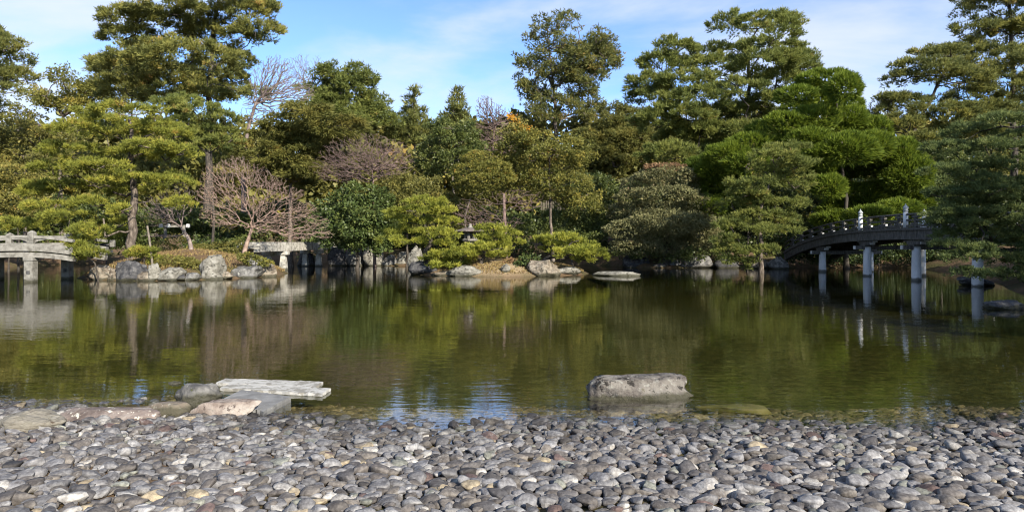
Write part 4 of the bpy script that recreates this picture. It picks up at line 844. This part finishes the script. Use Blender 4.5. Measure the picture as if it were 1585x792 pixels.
tree('layered_oak', 'yellow-olive layered evergreen with an orange-leaved top, right of centre', 47, [(855, 390), (852, 330), (850, 270)],
     [(840,218,52,12),(880,228,36,12),(800,226,28,10),(850,238,52,12),(900,242,20,11),(812,245,34,11),(860,258,44,12),(800,262,22,12),(870,280,40,14),(830,275,30,12),(895,300,34,12),(805,290,24,12),(900,320,36,14),(850,305,30,12)], 'leaf', 'leaf_y', tw_=8, dens=1.1, group='trees behind the pond', tone=.42,
     extra=[('orange_leaf', [(797, 185, 6, 6), (812, 196, 8, 4)], 'leaf', 'orange_spray'), ('leaf_o', [(800, 200, 20, 9), (790, 215, 16, 8)], 'leaf', 'crown_tip')])
tree('dark_conifer', 'dusky bronze conifer between the open conifer and the flat-topped pine', 78, [(968, 340), (966, 230), (968, 170)],
     fill([(970, 185, 40, 26), (960, 220, 54, 34), (1000, 235, 40, 30), (925, 235, 30, 34)], 56, 17, 31, .6), 'open', 'cypress', tw_=8, dens=1.25, group='trees behind the pond', tone=.4)
tree('camellia', 'dark glossy rounded camellia beside the middle bridge', 44.5, [(553, 405), (552, 350)],
     [(555,300,36,13),(530,315,34,14),(580,318,30,14),(555,332,46,16),(515,338,28,15),(592,342,22,15),(540,355,42,15),(575,362,34,14),(525,375,32,13),(560,382,36,12),(595,372,18,12),(505,355,20,12)], 'bigleaf', 'leaf_d', bark='bark_dark', tw_=8, dens=1.25, group='clipped evergreens', tone=.45, branches=False, depth=.7)
tree('evergreen_oak', 'dark green evergreen right of the camellia, behind the bright pine', 47.5, [(630, 395), (630, 330)],
     [(625,285,40,14),(655,295,34,13),(605,305,30,14),(640,318,42,14),(680,310,26,14),(690,335,30,14),(655,340,34,14),(610,330,24,12),(720,320,24,12),(700,355,26,12)], 'leaf', 'leaf_o', bark='bark_dark', tw_=6, dens=1.1, group='trees behind the pond', tone=.35, branches=False)
tree('evergreen_shrub', 'dark green shrub with layered leaves left of the clipped dome', 49, [(885, 375), (885, 345)],
     [(880,332,40,10),(915,340,26,10),(860,342,26,9),(890,350,40,9),(925,355,24,9),(865,360,28,9),(905,365,36,9)], 'leaf', 'leaf_g', bark='bark_dark', tw_=5, dens=1.1, group='shrubs and low plants by the pond', cat='shrub', tone=.5, branches=False)
tree('evergreen_oak', 'dim green tree between the layered oak and the clipped dome', 54, [(915, 380), (915, 300)],
     [(915,285,34,14),(940,300,28,14),(900,305,30,12),(930,325,30,14),(950,345,24,14)], 'leaf', 'leaf_g', bark='bark_dark', tw_=6, dens=1.0, group='trees behind the pond', tone=.3, branches=False)
# bare trees
bare_tree('bare_cherry', 'wide bare cherry tree with pinkish twigs on the left island', 36.5, [(378, 388), (384, 372), (390, 352)],
          [(335, 275, 26, 24), (318, 300, 18, 18), (362, 258, 26, 18), (392, 272, 26, 20), (355, 305, 34, 22), (420, 286, 24, 18), (448, 302, 26, 16), (402, 318, 34, 20), (470, 325, 24, 16), (440, 338, 32, 16), (490, 345, 20, 12), (500, 362, 18, 8), (462, 362, 30, 12), (345, 340, 26, 16), (412, 350, 34, 14), (320, 330, 16, 12)], 4600, 'twig_pink', tw_=10, tip=.42, expo=.32, seed=4, group='bare winter trees', step=6, zpen=.1, wp=.38, jit=.2)
bare_tree('bare_tree', 'small crooked bare tree with pale trunk beside the pale rail', 35, [(296, 382), (292, 368), (280, 352)],
          [(258, 318, 40, 24), (245, 335, 34, 16), (275, 300, 26, 22), (250, 365, 34, 5)], 700, 'twig_grey', tw_=9, tip=.55, expo=.38, seed=6, group='bare winter trees', step=7, zpen=.2)
bare_tree('bare_maple', 'mauve-twigged bare maple on the slope left of centre', 47, [(580, 330), (578, 290), (576, 262)],
          [(565, 235, 72, 30), (600, 250, 44, 26), (525, 260, 50, 24), (560, 262, 70, 18)], 3000, 'twig_mauve', tw_=6, tip=.5, expo=.31, seed=8, group='bare winter trees', step=8, wp=.35, jit=.22)
bare_tree('bare_tree', 'pale grey bare tree with forked trunks right of the tallest pine', 54, [(378, 330), (376, 240), (384, 190), (396, 160)],
          [(420, 125, 34, 32), (455, 140, 34, 30), (400, 170, 30, 26), (430, 100, 24, 16)], 1500, 'twig_grey', tw_=12, tip=.55, expo=.40, seed=13, group='bare winter trees', step=11)
bare_tree('bare_tree', 'thin bare tree behind the pale forked one, twigs against the sky', 92, [(475, 330), (475, 200), (478, 150)],
          [(475, 105, 40, 22), (505, 110, 22, 16)], 420, 'twig_grey', tw_=4, tip=.4, expo=.36, seed=14, group='bare winter trees', step=11)
bare_tree('bare_tree', 'grey bare tree in the gap left of the open conifer', 84, [(762, 330), (762, 240), (765, 200)],
          [(762, 190, 30, 34), (770, 225, 34, 24), (750, 165, 16, 20)], 1300, 'twig_mauve', tw_=5, tip=.6, expo=.32, seed=15, group='bare winter trees', step=10)
bare_tree('bare_tree', 'bare tree with a pale upright trunk above the stone lantern', 45, [(782, 385), (781, 345), (780, 300)],
          [(800, 303, 46, 12), (735, 325, 40, 20), (815, 318, 30, 10), (770, 345, 44, 12), (720, 340, 24, 14)], 700, 'twig_mauve', tw_=11, tip=.5, expo=.33, seed=16, group='bare winter trees', step=8, wp=.25, jit=.25)
# shrubs
shrub('low_shrub', 'round yellow-green pine shrub at the foot of the broad pruned pine', 31.8, [(222,390,20,9),(215,398,20,9),(232,402,14,8)], 'pine', 'pine_y', 1.3)
shrub('low_shrub', 'spreading olive shrubs hanging over the pale boulder of the left island', 32.0, [(262,405,24,9),(285,408,22,9),(250,412,18,8),(300,415,16,8)], 'fine', 'leaf_o', 1.0)
shrub('low_shrub', 'small olive tufts below the bare cherry tree', 33.4, [(395,404,16,6),(382,398,14,6),(412,408,10,5)], 'fine', 'leaf_y', 1.0, .4)
shrub('low_shrub', 'small dark camellia bush beside the craggy tan outcrop', 35.2, [(812,402,14,7),(806,410,10,8),(822,404,8,6)], 'leaf', 'leaf_d', 1.2)
shrub('low_shrub', 'reddish brown low bush on the sandy slope', 35.6, [(798,412,12,7),(788,406,9,5)], 'fine', 'red_tip', 1.0)
tree('low_shrub', 'small green bush hiding the end of the left stone bridge', 29.9, [(152, 425), (146, 404), (124, 392)], [(116,388,20,10),(128,396,20,8),(106,396,12,7),(140,390,18,8),(122,380,14,7)], 'pine', 'pine_y', bark='bark_dark', tw_=4, dens=1.2, group='shrubs and low plants by the pond', cat='shrub', pads=False, spread=.25)
shrub('hedge_shrub', 'bright green shrub behind the left stone bridge', 40, [(15,345,30,10),(35,352,26,9),(-10,352,30,12)], 'pine', 'pine_y', 1.1)
shrub('hedge_shrub', 'grey-olive shrub above the left stone bridge at the edge', 43, [(20,268,34,12),(50,285,30,14),(10,290,30,14),(30,312,38,14),(60,325,26,12),(0,330,30,12)], 'fine', 'leaf_o', 1.0, .5)
shrub('hedge_shrub', 'yellow-green shrub below the trunk of the broad pruned pine', 38.5, [(185,365,26,14),(165,382,24,10),(120,392,22,9),(190,345,18,10)], 'pine', 'pine_y', 1.0)
shrub('hedge_shrub', 'dim green shrub behind the wooden bridge rail', 47, [(1440,300,40,20),(1470,330,40,18),(1430,340,30,14),(1475,280,34,16),(1440,250,34,18),(1490,250,36,20)], 'leaf', 'leaf_g', 1.0, .4)
shrub('hedge_shrub', 'dark evergreen mass at the foot of the flat-topped pine', 47, [(1120,280,34,22),(1085,265,28,18),(1130,320,30,22),(1110,345,24,20)], 'juniper', 'juniper', .9, .25)

shrub('low_shrub', 'dark low bushes on the bank seen under the wooden bridge', 45.2, [(1250,403,26,6),(1290,401,26,6),(1330,402,26,6),(1372,401,28,6),(1415,402,28,6),(1455,401,28,6),(1490,400,28,7),(1235,392,26,9),(1262,398,24,7),(1300,390,30,9),(1345,392,32,9),(1390,390,32,9),(1435,392,32,10),(1475,392,30,10)], 'leaf', 'leaf_d', 1.0, .3)  # bushes added to darken the bank seen under the bridge
shrub('low_shrub', 'dim bushes at the foot of the clipped dome', 46.0, [(965,392,26,9),(1000,396,26,8),(1060,396,26,8),(1105,396,24,9)], 'leaf', 'leaf_g', 1.0, .35)
shrub('low_shrub', 'olive ground bushes behind the small bare tree on the left island', 37.5, [(250,384,20,8),(272,372,14,6),(312,388,22,9),(338,378,12,5),(352,392,18,7),(366,380,12,7)], 'fine', 'leaf_o', .9, .4)
# continuous undergrowth of the wood behind (one mass)
def mass(name, label, rows, st, mat, tone, dens, ls=2.1):
    global rng
    rng = np.random.default_rng(hash_(label)); acc = []
    for (Y, x0, x1, step, pys, rx, ry) in rows:
        px = x0
        while px < x1:
            for py in pys:
                Yj = Y + rng.uniform(-2, 2); s = Yj / F
                acc.append(pad(P(px + rng.normal() * 10, py + rng.normal() * 7, Yj), np.array([rx, rx * .8, ry]) * s * rng.uniform(.8, 1.25), s * ls, st, dens, tone + rng.normal() * .08))
            px += step
    o_ = np.cumsum([0] + [len(g[0]) for g in acc])
    o = link(name, npmesh(name, np.vstack([g[0] for g in acc]), np.vstack([g[1] + o_[i] for i, g in enumerate(acc)]), np.concatenate([g[2] for g in acc])), M[mat])
    return tag(o, label, kind='stuff')
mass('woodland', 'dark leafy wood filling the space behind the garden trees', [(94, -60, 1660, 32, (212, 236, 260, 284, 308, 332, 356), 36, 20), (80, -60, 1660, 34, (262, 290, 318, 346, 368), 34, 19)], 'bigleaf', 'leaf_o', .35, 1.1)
mass('undergrowth', 'low dim undergrowth along the far bank of the pond', [(54, -40, 540, 40, (330, 355, 378), 32, 14), (55, 560, 1000, 40, (335, 358, 380), 32, 14), (52.5, 1000, 1640, 40, (300, 330, 355, 378), 34, 15), (49, 1200, 1640, 34, (380, 394), 26, 10)], 'leaf', 'leaf_g', .3, 1.1, 1.5)  # last row added to darken the bank behind the wooden bridge

# low grasses and litter on the islands
def tufts(name, label, spots, mat, h, n):
    global rng
    rng = np.random.default_rng(hash_(label)); pts = []
    for (x0, x1, y0, y1) in spots:
        q = np.stack([rng.uniform(x0, x1, n), rng.uniform(y0, y1, n)], -1); z = ground_h(q[:, 0], q[:, 1]); k = z > .12; pts.append(np.column_stack([q[k], z[k]]))
    p = np.vstack(pts); ax = nrm(np.column_stack([rng.normal(size=(len(p), 2)) * .35, np.ones(len(p))]))
    V, T, t = blades(p, ax, np.full(len(p), h), .03, 4, .35, rng.uniform(.1, .9, len(p)), 'needle')
    return tag(link(name, npmesh(name, V, T, t), M[mat]), label, kind='stuff')
tufts('grass', 'sparse dry grass and moss on the left island slope', [(-21, -9.5, 30, 40)], 'dry_grass', .16, 2600)
tufts('ground_cover', 'low brown fern and leaf litter on the left island slope', [(-21, -9.5, 30, 42)], 'brown_leaf', .14, 5000)
tufts('grass', 'short dry grass on the small island', [(-5, 4.2, 34, 40)], 'dry_grass', .11, 5000)
tufts('ground_cover', 'brown leaf litter on the small island', [(-5, 4.2, 34, 40)], 'brown_leaf', .09, 4000)

# ------------------------------------------------------------------ trees of the right bank beyond the frame: they shade the bridge
for i, (x, y, hgt) in enumerate(((29.0, 17.5, 13.5), (33.0, 25.0, 14.0), (26.5, 8.0, 12.5))):
    Yf = y; s = Yf / F; px = 792.5 + x / s; zt = lambda z: HZ - (z - CZ) / s
    bl = [(px + dx_ / s, zt(z), r / s, r * .42 / s) for (dx_, z, r) in ((0, hgt, 2.2), (-1.8, hgt - 1.8, 2.3), (1.9, hgt - 2.2, 2.4), (0, hgt - 3.5, 3.2), (-2.5, hgt - 5, 2.5), (2.5, hgt - 5.4, 2.6), (0, hgt - 6.8, 3.4), (-2.2, hgt - 8, 2.4), (2, hgt - 8.6, 2.4), (-.5, hgt - 9.6, 2.6))]
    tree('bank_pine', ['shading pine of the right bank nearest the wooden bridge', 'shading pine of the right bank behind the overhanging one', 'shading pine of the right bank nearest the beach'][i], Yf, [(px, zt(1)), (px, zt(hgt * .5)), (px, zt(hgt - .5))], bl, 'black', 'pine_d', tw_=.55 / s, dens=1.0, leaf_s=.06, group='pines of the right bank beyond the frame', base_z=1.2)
print('foliage triangles', STAT['tri'], 'all', sum(len(m.polygons) for m in bpy.data.meshes))
